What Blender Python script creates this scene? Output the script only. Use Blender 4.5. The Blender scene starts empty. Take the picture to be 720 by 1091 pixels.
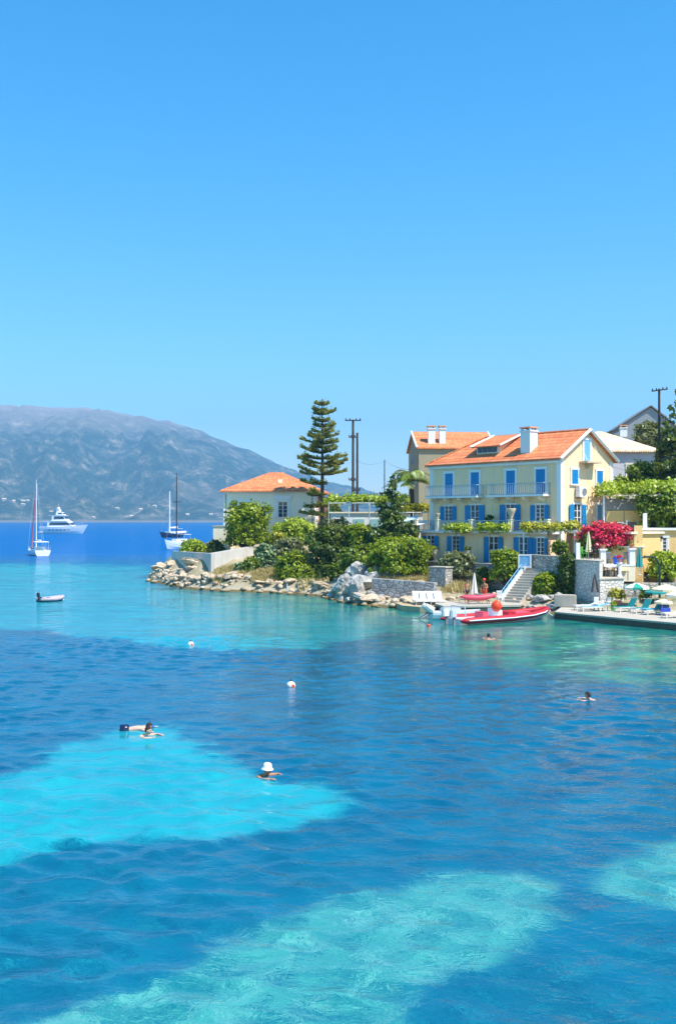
import bpy, bmesh, math, random
import numpy as np
from mathutils import Vector, noise as mnoise, Matrix
R = math.radians
PI = math.pi
F = 1100.0          # focal length in photo pixels (photo 1091 high)
HOR = 554.0         # horizon row
CAMZ = 7.0
sc = bpy.context.scene
COL = sc.collection

def P(px, py, d):                 # a place d metres ahead that is seen at px,py
    return ((px - 360) / F * d, d, CAMZ - (py - HOR) / F * d)
def X(px, d): return (px - 360) / F * d
def Z(py, d): return CAMZ - (py - HOR) / F * d
def DW(py, z=0.0): return (CAMZ - z) * F / (py - HOR)   # distance of a point at height z

# ---------------------------------------------------------------- materials
MATS = {}
def nt(name):
    m = bpy.data.materials.new(name); m.use_nodes = True
    t = m.node_tree; t.nodes.clear()
    out = t.nodes.new('ShaderNodeOutputMaterial')
    MATS[name] = m
    return m, t, out
def N(t, kind, **kw):
    n = t.nodes.new(kind)
    for k, v in kw.items():
        if k.startswith('i_'):
            key = k[2:].replace('_', ' ')
            n.inputs[key].default_value = v
        else: setattr(n, k, v)
    return n
def L(t, a, b): t.links.new(a, b)
def mixc(t, fac, a, b, mode='MIX'):
    n = t.nodes.new('ShaderNodeMix'); n.data_type = 'RGBA'; n.blend_type = mode
    for sock, v in ((n.inputs[0], fac), (n.inputs[6], a), (n.inputs[7], b)):
        if hasattr(v, 'is_linked') or hasattr(v, 'links'): t.links.new(v, sock)
        elif isinstance(v, (tuple, list)): sock.default_value = (*v[:3], 1)
        else: sock.default_value = v
    return n.outputs[2]
def mth(t, op, a, b=None, c=None, clamp=False):
    n = t.nodes.new('ShaderNodeMath'); n.operation = op; n.use_clamp = clamp
    for i, v in enumerate((a, b, c)):
        if v is None: continue
        if hasattr(v, 'links'): t.links.new(v, n.inputs[i])
        else: n.inputs[i].default_value = v
    return n.outputs[0]
def ramp(t, val, stops):
    n = t.nodes.new('ShaderNodeValToRGB')
    while len(n.color_ramp.elements) < len(stops): n.color_ramp.elements.new(0.5)
    for e, (p, c) in zip(n.color_ramp.elements, stops):
        e.position = p; e.color = (*c, 1) if isinstance(c, (tuple, list)) else (c, c, c, 1)
    t.links.new(val, n.inputs[0]); return n.outputs[0]
def noise(t, vec, scale, detail=3, rough=0.55):
    n = t.nodes.new('ShaderNodeTexNoise'); n.inputs['Scale'].default_value = scale
    n.inputs['Detail'].default_value = detail; n.inputs['Roughness'].default_value = rough
    if vec is not None: t.links.new(vec, n.inputs['Vector'])
    return n.outputs[0]
def objco(t): return t.nodes.new('ShaderNodeTexCoord').outputs['Object']
def uvco(t): return t.nodes.new('ShaderNodeTexCoord').outputs['UV']
def scalev(t, v, s):
    n = t.nodes.new('ShaderNodeMapping'); n.inputs['Scale'].default_value = s
    t.links.new(v, n.inputs['Vector']); return n.outputs[0]
def finish(t, out, col, rough=0.8, bump=None, bs=0.3, bd=0.05, metallic=0, spec=0.3):
    p = t.nodes.new('ShaderNodeBsdfPrincipled')
    if hasattr(col, 'links'): t.links.new(col, p.inputs['Base Color'])
    else: p.inputs['Base Color'].default_value = (*col, 1)
    p.inputs['Roughness'].default_value = rough
    p.inputs['Metallic'].default_value = metallic
    p.inputs['Specular IOR Level'].default_value = spec
    if bump is not None:
        b = t.nodes.new('ShaderNodeBump'); b.inputs['Strength'].default_value = bs; b.inputs['Distance'].default_value = bd
        t.links.new(bump, b.inputs['Height']); t.links.new(b.outputs[0], p.inputs['Normal'])
    t.links.new(p.outputs[0], out.inputs[0])

def plain(name, col, rough=0.7, var=0.15, scale=1.5, metallic=0, spec=0.3, bs=0.15, dirt=0.0):
    if name in MATS: return MATS[name]
    m, t, out = nt(name); v = objco(t)
    n = noise(t, v, scale, 5, 0.6)
    dark = tuple(c * (1 - var) for c in col); lite = tuple(min(1, c * (1 + var)) for c in col)
    c = mixc(t, n, dark, lite)
    if dirt:
        streak = noise(t, scalev(t, v, (2.2, 2.2, 0.35)), 1.3, 4, 0.65)
        c = mixc(t, mth(t, 'MULTIPLY', ramp(t, streak, [(0.5, 0.0), (0.78, 1.0)]), dirt), c, (0.30, 0.26, 0.2))
    fine = noise(t, v, scale * 14, 3, 0.6)
    finish(t, out, c, rough, fine, bs, 0.02, metallic, spec)
    return m

def stone(name, c1, c2, mortar, scale=2.6, stain=(0.16, 0.15, 0.14)):
    m, t, out = nt(name); v = uvco(t)
    vv = scalev(t, v, (scale * 0.8, scale * 1.35, 1))
    wob = mixc(t, 0.14, vv, t.nodes.new('ShaderNodeTexNoise').outputs[1])
    vo = N(t, 'ShaderNodeTexVoronoi', feature='DISTANCE_TO_EDGE'); vo.inputs['Scale'].default_value = 1.0; L(t, wob, vo.inputs['Vector'])
    v2 = N(t, 'ShaderNodeTexVoronoi'); v2.inputs['Scale'].default_value = 1.0; L(t, wob, v2.inputs['Vector'])
    sep = t.nodes.new('ShaderNodeSeparateColor'); L(t, v2.outputs['Color'], sep.inputs[0])
    c = mixc(t, sep.outputs[0], c1, c2)
    gap = ramp(t, vo.outputs[0], [(0.02, 1.0), (0.09, 0.0)])
    c = mixc(t, gap, c, mortar)
    big = noise(t, v, 0.5, 5, 0.65)
    c = mixc(t, ramp(t, big, [(0.45, 0.0), (0.75, 0.6)]), c, stain)
    h = ramp(t, vo.outputs[0], [(0.0, 0.0), (0.16, 1.0)])
    h2 = mth(t, 'ADD', h, mth(t, 'MULTIPLY', noise(t, v, 9, 4, 0.6), 0.6))
    finish(t, out, c, 0.9, h2, 0.7, 0.06)
    return m

def rooftile(name, c1, c2, c3, course=0.36, colw=0.24):
    m, t, out = nt(name); v = uvco(t)
    s = t.nodes.new('ShaderNodeSeparateXYZ'); L(t, v, s.inputs[0])
    u, w = s.outputs[0], s.outputs[1]
    fu = mth(t, 'DIVIDE', u, colw); fw = mth(t, 'DIVIDE', w, course)
    wave = mth(t, 'ABSOLUTE', mth(t, 'SINE', mth(t, 'MULTIPLY', fu, PI)))
    step = mth(t, 'FRACT', fw)
    cmb = t.nodes.new('ShaderNodeCombineXYZ'); L(t, mth(t, 'FLOOR', fu), cmb.inputs[0]); L(t, mth(t, 'FLOOR', fw), cmb.inputs[1])
    wn = N(t, 'ShaderNodeTexWhiteNoise', noise_dimensions='2D'); L(t, cmb.outputs[0], wn.inputs[0])
    c = ramp(t, wn.outputs[0], [(0.0, c1), (0.6, c2), (1.0, c3)])
    c = mixc(t, ramp(t, noise(t, v, 0.45, 5, 0.65), [(0.45, 0.0), (0.85, 0.35)]), c, tuple(x * 0.6 for x in c1))
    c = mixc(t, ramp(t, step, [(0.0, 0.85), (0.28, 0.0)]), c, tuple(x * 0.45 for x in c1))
    wr = N(t, 'ShaderNodeTexWhiteNoise', noise_dimensions='1D'); L(t, mth(t, 'FLOOR', fw), wr.inputs['W'])
    c = mixc(t, mth(t, 'MULTIPLY', wr.outputs[0], 0.3), c, tuple(min(1, x * 1.5) for x in c3))
    h = mth(t, 'ADD', mth(t, 'MULTIPLY', wave, 0.6), mth(t, 'MULTIPLY', step, -0.8))
    finish(t, out, c, 0.85, h, 0.9, 0.07)
    return m

def leafmat(name, c1, c2, c3, trans=0.3):
    m, t, out = nt(name)
    a = N(t, 'ShaderNodeAttribute', attribute_name='rnd')
    v = objco(t)
    f = mth(t, 'ADD', mth(t, 'MULTIPLY', a.outputs['Fac'], 0.75), mth(t, 'MULTIPLY', noise(t, v, 0.9, 2), 0.35), clamp=True)
    c = ramp(t, f, [(0.05, c1), (0.5, c2), (0.95, c3)])
    d = t.nodes.new('ShaderNodeBsdfDiffuse'); L(t, c, d.inputs[0])
    tr = t.nodes.new('ShaderNodeBsdfTranslucent'); L(t, mixc(t, 0.35, c, (0.55, 0.6, 0.05), 'MIX'), tr.inputs[0])
    g = t.nodes.new('ShaderNodeBsdfGlossy'); g.inputs['Roughness'].default_value = 0.45; g.inputs[0].default_value = (0.8, 0.9, 0.8, 1)
    mx = t.nodes.new('ShaderNodeMixShader'); mx.inputs[0].default_value = trans
    L(t, d.outputs[0], mx.inputs[1]); L(t, tr.outputs[0], mx.inputs[2])
    m2 = t.nodes.new('ShaderNodeMixShader'); m2.inputs[0].default_value = 0.04
    L(t, mx.outputs[0], m2.inputs[1]); L(t, g.outputs[0], m2.inputs[2])
    L(t, m2.outputs[0], out.inputs[0])
    return m

M = {}
M['cream'] = plain('cream_plaster', (0.97, 0.67, 0.40), 0.85, 0.08, 0.8, dirt=0.3)
M['ochre'] = plain('ochre_plaster', (0.78, 0.53, 0.22), 0.85, 0.1, 0.8, dirt=0.2)
M['white'] = plain('white_paint', (0.82, 0.81, 0.78), 0.6, 0.05, 1.0, dirt=0.10)
M['whitew'] = plain('whitewash', (0.92, 0.79, 0.58), 0.85, 0.12, 0.7, dirt=0.25)
M['creamwhite'] = plain('cream_white_render', (0.95, 0.85, 0.67), 0.85, 0.05, 0.7, dirt=0.08)
M['greyw'] = plain('grey_render', (0.60, 0.60, 0.62), 0.85, 0.1, 0.7, dirt=0.2)
M['olivew'] = plain('beige_render', (0.36, 0.31, 0.20), 0.9, 0.12, 0.7, dirt=0.2)
M['blue'] = plain('blue_shutter_paint', (0.010, 0.225, 0.50), 0.5, 0.15, 2.0)
M['ltblue'] = plain('light_blue_paint', (0.20, 0.48, 0.74), 0.5, 0.12, 2.0)
M['railing'] = plain('pale_blue_railing', (0.40, 0.50, 0.55), 0.5, 0.1, 2.0)
M['terracotta'] = plain('terracotta', (0.52, 0.22, 0.10), 0.8, 0.2, 3)
M['urn'] = plain('weathered_urn', (0.55, 0.45, 0.32), 0.85, 0.2, 4)
M['dark'] = plain('dark_iron', (0.03, 0.03, 0.035), 0.5, 0.2, 3)
M['greeniron'] = plain('green_iron', (0.012, 0.05, 0.035), 0.45, 0.2, 3)
M['wood'] = plain('old_pole_wood', (0.075, 0.055, 0.045), 0.9, 0.3, 2)
M['bark'] = plain('bark', (0.10, 0.07, 0.045), 0.95, 0.35, 3, bs=0.5)
M['metal'] = plain('pale_metal', (0.62, 0.64, 0.66), 0.35, 0.08, 2, metallic=0.4)
M['concrete'] = plain('pale_concrete', (0.47, 0.42, 0.34), 0.9, 0.18, 0.6, dirt=0.4)
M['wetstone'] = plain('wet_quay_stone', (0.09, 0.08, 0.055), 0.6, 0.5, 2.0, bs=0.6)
M['gel'] = plain('white_gelcoat', (0.80, 0.81, 0.82), 0.25, 0.04, 1.0, spec=0.5)
M['navy'] = plain('navy_gelcoat', (0.012, 0.02, 0.06), 0.25, 0.1, 1.0, spec=0.5)
M['red'] = plain('red_rubber', (0.44, 0.018, 0.03), 0.5, 0.1, 2.0)
M['pink'] = plain('pink_plastic', (0.68, 0.085, 0.13), 0.45, 0.08, 2.0)
M['orange'] = plain('orange_plastic', (0.85, 0.07, 0.02), 0.45, 0.08, 2.0)
M['sailred'] = plain('faded_red_cloth', (0.62, 0.16, 0.18), 0.8, 0.1, 2.0)
M['cloth'] = plain('white_cloth', (0.80, 0.78, 0.72), 0.85, 0.06, 2.0)
M['creamcloth'] = plain('cream_cloth', (0.78, 0.68, 0.42), 0.85, 0.06, 2.0)
M['yellowcloth'] = plain('ochre_awning_cloth', (0.72, 0.52, 0.20), 0.85, 0.06, 2.0)
M['teal'] = plain('teal_cloth', (0.02, 0.26, 0.25), 0.8, 0.12, 2.0)
M['green'] = plain('green_cloth', (0.03, 0.33, 0.23), 0.8, 0.12, 2.0)
M['towelblue'] = plain('blue_towel_cloth', (0.05, 0.10, 0.50), 0.9, 0.7, 9.0)
M['grey'] = plain('grey_plastic', (0.22, 0.23, 0.25), 0.5, 0.15, 2.0)
M['black'] = plain('black_rubber', (0.015, 0.015, 0.018), 0.6, 0.2, 2.0)
M['skin'] = plain('tanned_skin', (0.50, 0.24, 0.13), 0.6, 0.08, 3.0)
M['skinpale'] = plain('fair_skin', (0.66, 0.40, 0.29), 0.6, 0.06, 3.0)
M['hair'] = plain('dark_hair', (0.03, 0.018, 0.012), 0.7, 0.3, 12.0)
M['plasticblue'] = plain('blue_plastic', (0.015, 0.12, 0.62), 0.4, 0.1, 2.0)
M['plasticgreen'] = plain('green_plastic', (0.10, 0.45, 0.06), 0.4, 0.1, 2.0)
M['brick'] = plain('bare_brick', (0.30, 0.17, 0.12), 0.95, 0.35, 5.0)
M['stone'] = stone('pale_rubble_stone', (0.62, 0.58, 0.50), (0.36, 0.34, 0.31), (0.22, 0.20, 0.18), 3.8)
M['stone2'] = stone('limewashed_stone', (0.82, 0.78, 0.70), (0.68, 0.64, 0.57), (0.42, 0.39, 0.35), 4.2, (0.5, 0.46, 0.40))
M['stone3'] = stone('grey_seawall_stone', (0.50, 0.48, 0.45), (0.30, 0.30, 0.30), (0.20, 0.19, 0.18), 2.6)
M['wallplaster'] = plain('worn_wall_plaster', (0.58, 0.55, 0.50), 0.9, 0.25, 0.5, dirt=0.5)
M['roof'] = rooftile('orange_roof_tiles', (0.60, 0.155, 0.055), (0.68, 0.20, 0.075), (0.76, 0.27, 0.11), 0.55, 0.26)
M['rooftan'] = rooftile('pale_tan_roof_tiles', (0.66, 0.45, 0.27), (0.78, 0.58, 0.38), (0.82, 0.66, 0.48))
M['roofgrey'] = plain('grey_slate', (0.22, 0.24, 0.26), 0.8, 0.15, 1.0)

def glassmat():
    m, t, out = nt('window_glass')
    c = mixc(t, noise(t, objco(t), 1.2, 2), (0.015, 0.025, 0.04), (0.06, 0.08, 0.10))
    finish(t, out, c, 0.08, spec=0.6); return m
M['glass'] = glassmat()
M['tint'] = plain('dark_tinted_glass', (0.02, 0.035, 0.06), 0.1, 0.2, 1.0, spec=0.6)

M['leaf_bright'] = leafmat('leaf_bright', (0.075, 0.14, 0.003), (0.21, 0.29, 0.006), (0.40, 0.45, 0.015))
M['leaf_mid'] = leafmat('leaf_mid', (0.045, 0.10, 0.004), (0.13, 0.20, 0.008), (0.27, 0.34, 0.018))
M['leaf_dark'] = leafmat('leaf_dark', (0.028, 0.055, 0.006), (0.075, 0.12, 0.012), (0.17, 0.22, 0.022), 0.3)
M['leaf_olive'] = leafmat('leaf_olive', (0.09, 0.11, 0.035), (0.18, 0.20, 0.075), (0.32, 0.33, 0.15))
M['leaf_pine'] = leafmat('leaf_pine', (0.06, 0.08, 0.02), (0.20, 0.21, 0.04), (0.42, 0.38, 0.09), 0.4)
M['leaf_yellow'] = leafmat('leaf_yellow', (0.25, 0.28, 0.02), (0.48, 0.45, 0.03), (0.68, 0.58, 0.06))
M['leaf_lime'] = leafmat('leaf_lime', (0.15, 0.24, 0.008), (0.32, 0.42, 0.018), (0.54, 0.58, 0.04))
M['dry'] = leafmat('dry_grass', (0.34, 0.26, 0.08), (0.52, 0.40, 0.15), (0.68, 0.54, 0.25))
M['bougain'] = leafmat('bougainvillea_flower', (0.50, 0.008, 0.06), (0.82, 0.015, 0.10), (0.92, 0.07, 0.16), 0.35)
M['cactus'] = leafmat('prickly_pear_pad', (0.08, 0.14, 0.05), (0.16, 0.24, 0.09), (0.34, 0.42, 0.2), 0.0)

# ---------------------------------------------------------------- mesh building
def autouv(me):
    nl = len(me.loops)
    if nl == 0: return
    uv = me.uv_layers.new(name='UVMap')
    nv = len(me.vertices); co = np.empty(nv * 3, 'f'); me.vertices.foreach_get('co', co); co = co.reshape(-1, 3)
    npoly = len(me.polygons); no = np.empty(npoly * 3, 'f'); me.polygons.foreach_get('normal', no); no = no.reshape(-1, 3)
    tot = np.empty(npoly, 'i'); me.polygons.foreach_get('loop_total', tot)
    vi = np.empty(nl, 'i'); me.loops.foreach_get('vertex_index', vi)
    u = np.stack([-no[:, 1], no[:, 0], np.zeros(npoly)], 1); ln = np.linalg.norm(u, axis=1)
    u[ln < 1e-3] = (1, 0, 0); ln[ln < 1e-3] = 1; u /= ln[:, None]
    w = np.cross(no, u)
    U = np.repeat(u, tot, 0); W = np.repeat(w, tot, 0); C = co[vi]
    res = np.stack([(C * U).sum(1), (C * W).sum(1)], 1).astype('f')
    uv.data.foreach_set('uv', res.ravel())

def link(name, me, mat, parent=None, loc=None, rot=None, smooth=False, uv=True):
    if uv: autouv(me)
    o = bpy.data.objects.new(name, me); COL.objects.link(o)
    if mat is not None: me.materials.append(mat)
    if parent is not None: o.parent = parent
    if loc is not None: o.location = loc
    if rot is not None: o.rotation_euler = rot
    if smooth and len(me.polygons): me.polygons.foreach_set('use_smooth', [True] * len(me.polygons))
    me.update(); return o

class MB:
    def __init__(s): s.v = []; s.f = []
    def add(s, vs, fs):
        b = len(s.v); s.v += [tuple(v) for v in vs]; s.f += [tuple(b + i for i in f) for f in fs]; return s
    def box(s, cx, cy, z0, sx, sy, h, rz=0.0, taper=1.0):
        c, n = math.cos(rz), math.sin(rz); vs = []
        for z, k in ((z0, 1), (z0 + h, taper)):
            for dx, dy in ((-1, -1), (1, -1), (1, 1), (-1, 1)):
                x, y = dx * sx / 2 * k, dy * sy / 2 * k
                vs.append((cx + x * c - y * n, cy + x * n + y * c, z))
        return s.add(vs, [(3, 2, 1, 0), (4, 5, 6, 7), (0, 1, 5, 4), (1, 2, 6, 5), (2, 3, 7, 6), (3, 0, 4, 7)])
    def prism(s, poly, z0, z1):      # counter-clockwise footprint; z1 may be a list
        n = len(poly)
        z0s = z0 if isinstance(z0, (list, tuple)) else [z0] * n
        z1s = z1 if isinstance(z1, (list, tuple)) else [z1] * n
        vs = [(p[0], p[1], z0s[i]) for i, p in enumerate(poly)] + [(p[0], p[1], z1s[i]) for i, p in enumerate(poly)]
        fs = [tuple(range(n - 1, -1, -1)), tuple(range(n, 2 * n))] + [(i, (i + 1) % n, n + (i + 1) % n, n + i) for i in range(n)]
        return s.add(vs, fs)
    def tube(s, pts, rad, seg=8, cap=True):
        pts = [Vector(p) for p in pts]; n = len(pts)
        rads = rad if isinstance(rad, (list, tuple)) else [rad] * n
        vs = []; up = Vector((0, 0, 1))
        for i, p in enumerate(pts):
            d = (pts[min(i + 1, n - 1)] - pts[max(i - 1, 0)]).normalized()
            a = d.cross(up)
            if a.length < 0.05: a = d.cross(Vector((1, 0, 0)))
            a.normalize(); b = a.cross(d).normalized()
            for k in range(seg):
                an = 2 * PI * k / seg
                vs.append(p + (a * math.cos(an) + b * math.sin(an)) * rads[i])
        fs = []
        for i in range(n - 1):
            for k in range(seg):
                k2 = (k + 1) % seg
                fs.append((i * seg + k, (i + 1) * seg + k, (i + 1) * seg + k2, i * seg + k2))
        if cap: fs += [tuple(range(seg)), tuple(range((n - 1) * seg + seg - 1, (n - 1) * seg - 1, -1))]
        return s.add(vs, fs)
    def lathe(s, prof, cx=0, cy=0, z=0, seg=12):
        vs = []
        for r, h in prof:
            for k in range(seg):
                a = 2 * PI * k / seg; vs.append((cx + r * math.cos(a), cy + r * math.sin(a), z + h))
        fs = []
        for i in range(len(prof) - 1):
            for k in range(seg):
                k2 = (k + 1) % seg; fs.append((i * seg + k, i * seg + k2, (i + 1) * seg + k2, (i + 1) * seg + k))
        fs += [tuple(range(seg - 1, -1, -1)), tuple(range((len(prof) - 1) * seg, len(prof) * seg))]
        return s.add(vs, fs)
    def quad(s, a, b, c, d): return s.add([a, b, c, d], [(0, 1, 2, 3)])
    def slab(s, pts, th):            # a sloping sheet with thickness, pts on its top side
        pts = [Vector(p) for p in pts]; n = (pts[1] - pts[0]).cross(pts[2] - pts[0]).normalized()
        k = len(pts); vs = pts + [p - n * th for p in pts]
        return s.add(vs, [tuple(range(k)), tuple(range(2 * k - 1, k - 1, -1))] + [(i, k + i, k + (i + 1) % k, (i + 1) % k) for i in range(k)])
    def build(s, name, mat, parent=None, loc=None, rot=None, smooth=False, bevel=0.0, label=None):
        me = bpy.data.meshes.new(name); me.from_pydata(s.v, [], s.f); me.validate()
        bm = bmesh.new(); bm.from_mesh(me)
        bmesh.ops.recalc_face_normals(bm, faces=bm.faces[:])
        if bevel: bmesh.ops.bevel(bm, geom=bm.edges[:], offset=bevel, segments=2, affect='EDGES')
        bm.to_mesh(me); bm.free()
        o = link(name, me, mat, parent, loc, rot, smooth)
        if label: o['label'] = label
        return o

def thing(name, label, cat, loc=(0, 0, 0), rz=0.0, group=None):
    o = bpy.data.objects.new(name, None); COL.objects.link(o); o.location = loc; o.rotation_euler = (0, 0, rz)
    o.empty_display_size = 0.2
    return tag(o, label, cat, group)
def tag(o, label, cat, group=None, kind=None):
    if label: o['label'] = label
    if cat: o['category'] = cat
    if group: o['group'] = group
    if kind: o['kind'] = kind
    return o
def struct(o): o['kind'] = 'structure'; return o

def copy_tree(o, parent=None):
    c = o.copy(); COL.objects.link(c)
    if parent is not None: c.parent = parent
    for ch in [x for x in o.children]: copy_tree(ch, c)
    return c

def fastmesh(name, verts, quads, mat, parent=None, rnd=None, loc=None, smooth=False, uv=False):
    me = bpy.data.meshes.new(name)
    nv, nf, k = len(verts), len(quads), quads.shape[1]
    me.vertices.add(nv); me.vertices.foreach_set('co', np.asarray(verts, 'f').ravel())
    me.loops.add(nf * k); me.loops.foreach_set('vertex_index', quads.astype('i').ravel())
    me.polygons.add(nf); me.polygons.foreach_set('loop_start', np.arange(0, nf * k, k, dtype='i'))
    me.update(calc_edges=True)
    if rnd is not None:
        a = me.attributes.new('rnd', 'FLOAT', 'FACE'); a.data.foreach_set('value', np.asarray(rnd, 'f'))
    return link(name, me, mat, parent, loc, None, smooth, uv)

def leafcloud(blobs, n, size, seed=0, clumps=26, spread=0.3, outward=0.7, shell=0.55, elong=1.6, low=-0.6):
    """leaf-sized faces gathered in clumps spread through ellipsoids (cx,cy,cz,rx,ry,rz)"""
    g = np.random.default_rng(seed); B = np.array(blobs, float)
    vol = (B[:, 3] * B[:, 4] * B[:, 5]) ** 0.75; pr = vol / vol.sum()
    nc = max(6, int(clumps * len(B)))
    bi = g.choice(len(B), nc, p=pr)
    d = g.normal(size=(nc, 3)); d /= np.linalg.norm(d, axis=1)[:, None]
    d[:, 2] = np.where(d[:, 2] < low, -d[:, 2], d[:, 2])
    r = shell + (1 - shell) * g.random(nc) ** 0.6
    cc = B[bi, :3] + d * B[bi, 3:] * r[:, None]
    crad = spread * B[bi, 3:].mean(1) * (0.55 + 0.9 * g.random(nc))
    ctone = g.random(nc)
    w = crad ** 2; ci = g.choice(nc, n, p=w / w.sum())
    off = g.normal(size=(n, 3)) * 0.55
    off[:, 2] *= 0.75
    c = cc[ci] + off * crad[ci][:, None]
    out = c - B[bi[ci], :3]; out /= (np.linalg.norm(out, axis=1)[:, None] + 1e-6)
    nn = out * outward + g.normal(size=(n, 3)) * 0.55 + np.array([0, 0, 0.35]); nn /= np.linalg.norm(nn, axis=1)[:, None]
    t = np.cross(nn, g.normal(size=(n, 3))); t /= np.linalg.norm(t, axis=1)[:, None]
    b = np.cross(nn, t)
    s = size * (0.6 + 0.8 * g.random(n))[:, None]
    V = np.empty((n, 4, 3)); V[:, 0] = c - t * s * elong * .5; V[:, 1] = c - b * s * .5; V[:, 2] = c + t * s * elong * .5; V[:, 3] = c + b * s * .5
    Q = np.arange(n * 4).reshape(n, 4)
    rnd = np.clip(0.55 * ctone[ci] + 0.45 * g.random(n), 0, 1)
    return V.reshape(-1, 3), Q, rnd

def limbs(mb, base, blobs, r0, seed):
    rg = random.Random(seed); base = Vector(base)
    for (x, y, z, rx, ry, rz) in blobs:
        tip = Vector((x, y, z)); mid = base.lerp(tip, 0.5) + Vector((rg.uniform(-.15, .15), rg.uniform(-.15, .15), 0.1)) * rx
        mb.tube([base, mid, tip], [r0, r0 * 0.6, r0 * 0.25], 6)
        for k in range(3):
            e = tip + Vector((rg.uniform(-1, 1) * rx, rg.uniform(-1, 1) * ry, rg.uniform(-.2, .8) * rz)) * 0.75
            mb.tube([tip.lerp(mid, 0.3), e], [r0 * 0.35, r0 * 0.1], 5)

def shrub(name, label, cat, base, blobs, mat, n, size, seed, group=None, trunk=0.09, stem='trunk', **kw):
    """blobs relative to base"""
    o = thing(name, label, cat, base, 0, group)
    mb = MB(); limbs(mb, (0, 0, 0), blobs, trunk, seed); mb.build(stem, M['bark'], o)
    V, Q, r = leafcloud(blobs, n, size, seed, **kw)
    zmin = 0.02
    zc = V[:, 2].reshape(-1, 4).min(1); lift = np.where(zc < zmin, zmin - zc + np.random.default_rng(seed).random(len(zc)) * .5, 0); V[:, 2] += np.repeat(lift, 4)
    fastmesh('crown', V, Q, M[mat], o, r)
    return o

def px_shrub(name, label, cat, x0, x1, y0, y1, d, mat, n, size, seed, depth=None, lobes=5, group=None, zb=None, skirt=True, **kw):
    """a bush d metres away that fills the span x0..x1, y0..y1 as seen from the quay"""
    rg = random.Random(seed)
    s = F / d; w = (x1 - x0) / s; h = (y1 - y0) / s
    cx = X((x0 + x1) / 2, d); zt, z0 = Z(y0, d), Z(y1, d)
    zb = z0 if zb is None else zb
    dep = depth or w * 0.7
    bl = [(0, 0, (z0 - zb) + h * 0.5, w * 0.33, dep * 0.36, h * 0.40)]
    for k in range(lobes):
        a = 2 * PI * k / lobes + rg.uniform(-.3, .3)
        q = rg.uniform(0.8, 1.1)
        bl.append((math.cos(a) * w * 0.27, math.sin(a) * dep * 0.27, (z0 - zb) + h * rg.uniform(0.32, 0.70), w * 0.21 * q, dep * 0.22 * q, h * 0.27 * q))
    if skirt:
        for k in range(6):
            a = 2 * PI * k / 6 + .4
            bl.append((math.cos(a) * w * 0.28, math.sin(a) * dep * 0.28, (z0 - zb) + h * 0.2, w * 0.21, dep * 0.2, h * 0.22))
        n = int(n * 1.35)
    return shrub(name, label, cat, (cx, d, zb), bl, mat, n, size, seed, group, **kw)

def skinmesh(name, verts, edges, radii, mat, parent, root=0, sub=1):
    me = bpy.data.meshes.new(name + '_rig'); me.from_pydata(verts, edges, [])
    o = bpy.data.objects.new(name + '_rig', me); COL.objects.link(o)
    sk = o.modifiers.new('s', 'SKIN'); sk.use_smooth_shade = True
    for i, r in enumerate(radii):
        sv = me.skin_vertices[0].data[i]; sv.radius = r if isinstance(r, tuple) else (r, r); sv.use_root = (i == root)
    ss = o.modifiers.new('u', 'SUBSURF'); ss.levels = sub; ss.render_levels = sub
    dg = bpy.context.evaluated_depsgraph_get(); dg.update()
    m2 = bpy.data.meshes.new_from_object(o.evaluated_get(dg)); m2.name = name
    bpy.data.objects.remove(o)
    return link(name, m2, mat, parent, smooth=True)
# ---------------------------------------------------------------- light, sky, camera
SUN_EL = R(58); SUN_DIR = Vector((0.80 * math.cos(SUN_EL), -0.60 * math.cos(SUN_EL), math.sin(SUN_EL))).normalized()
w = bpy.data.worlds.new('World'); sc.world = w; w.use_nodes = True
t = w.node_tree; bg = t.nodes['Background']
sky = t.nodes.new('ShaderNodeTexSky'); sky.sky_type = 'NISHITA'; sky.sun_disc = False
sky.sun_elevation = SUN_EL; sky.sun_rotation = math.atan2(SUN_DIR.x, SUN_DIR.y)
sky.altitude = 0; sky.air_density = 1.0; sky.dust_density = 0.25; sky.ozone_density = 3.0
hs = t.nodes.new('ShaderNodeHueSaturation'); hs.inputs['Saturation'].default_value = 1.42; hs.inputs['Hue'].default_value = 0.491
t.links.new(sky.outputs[0], hs.inputs['Color']); t.links.new(hs.outputs[0], bg.inputs[0]); bg.inputs[1].default_value = 0.138
sl = bpy.data.lights.new('sun', 'SUN'); sl.energy = 4.4; sl.angle = R(0.53); sl.color = (1.0, 0.95, 0.87)
so = bpy.data.objects.new('sun', sl); COL.objects.link(so); so.location = (80, -40, 120)
so.rotation_euler = (-SUN_DIR).to_track_quat('-Z', 'Y').to_euler()

cd = bpy.data.cameras.new('camera'); cam = bpy.data.objects.new('camera', cd); COL.objects.link(cam); sc.camera = cam
cam.location = (0, 0, CAMZ); cd.sensor_fit = 'VERTICAL'; cd.sensor_height = 36; cd.lens = F / 1091 * 36
cam.rotation_euler = (R(90) + math.atan((HOR - 545.5) / F), 0, 0)
cd.clip_start = 0.3; cd.clip_end = 40000
sc.view_settings.view_transform = 'Standard'; sc.view_settings.look = 'None'; sc.view_settings.exposure = 0.88; sc.view_settings.gamma = 1
cy = sc.cycles; cy.max_bounces = 6; cy.diffuse_bounces = 2; cy.glossy_bounces = 3; cy.transmission_bounces = 3; cy.volume_bounces = 0
cy.transparent_max_bounces = 8; cy.use_denoising = True; cy.caustics_reflective = False; cy.caustics_refractive = False
cy.sample_clamp_indirect = 3.0

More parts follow.
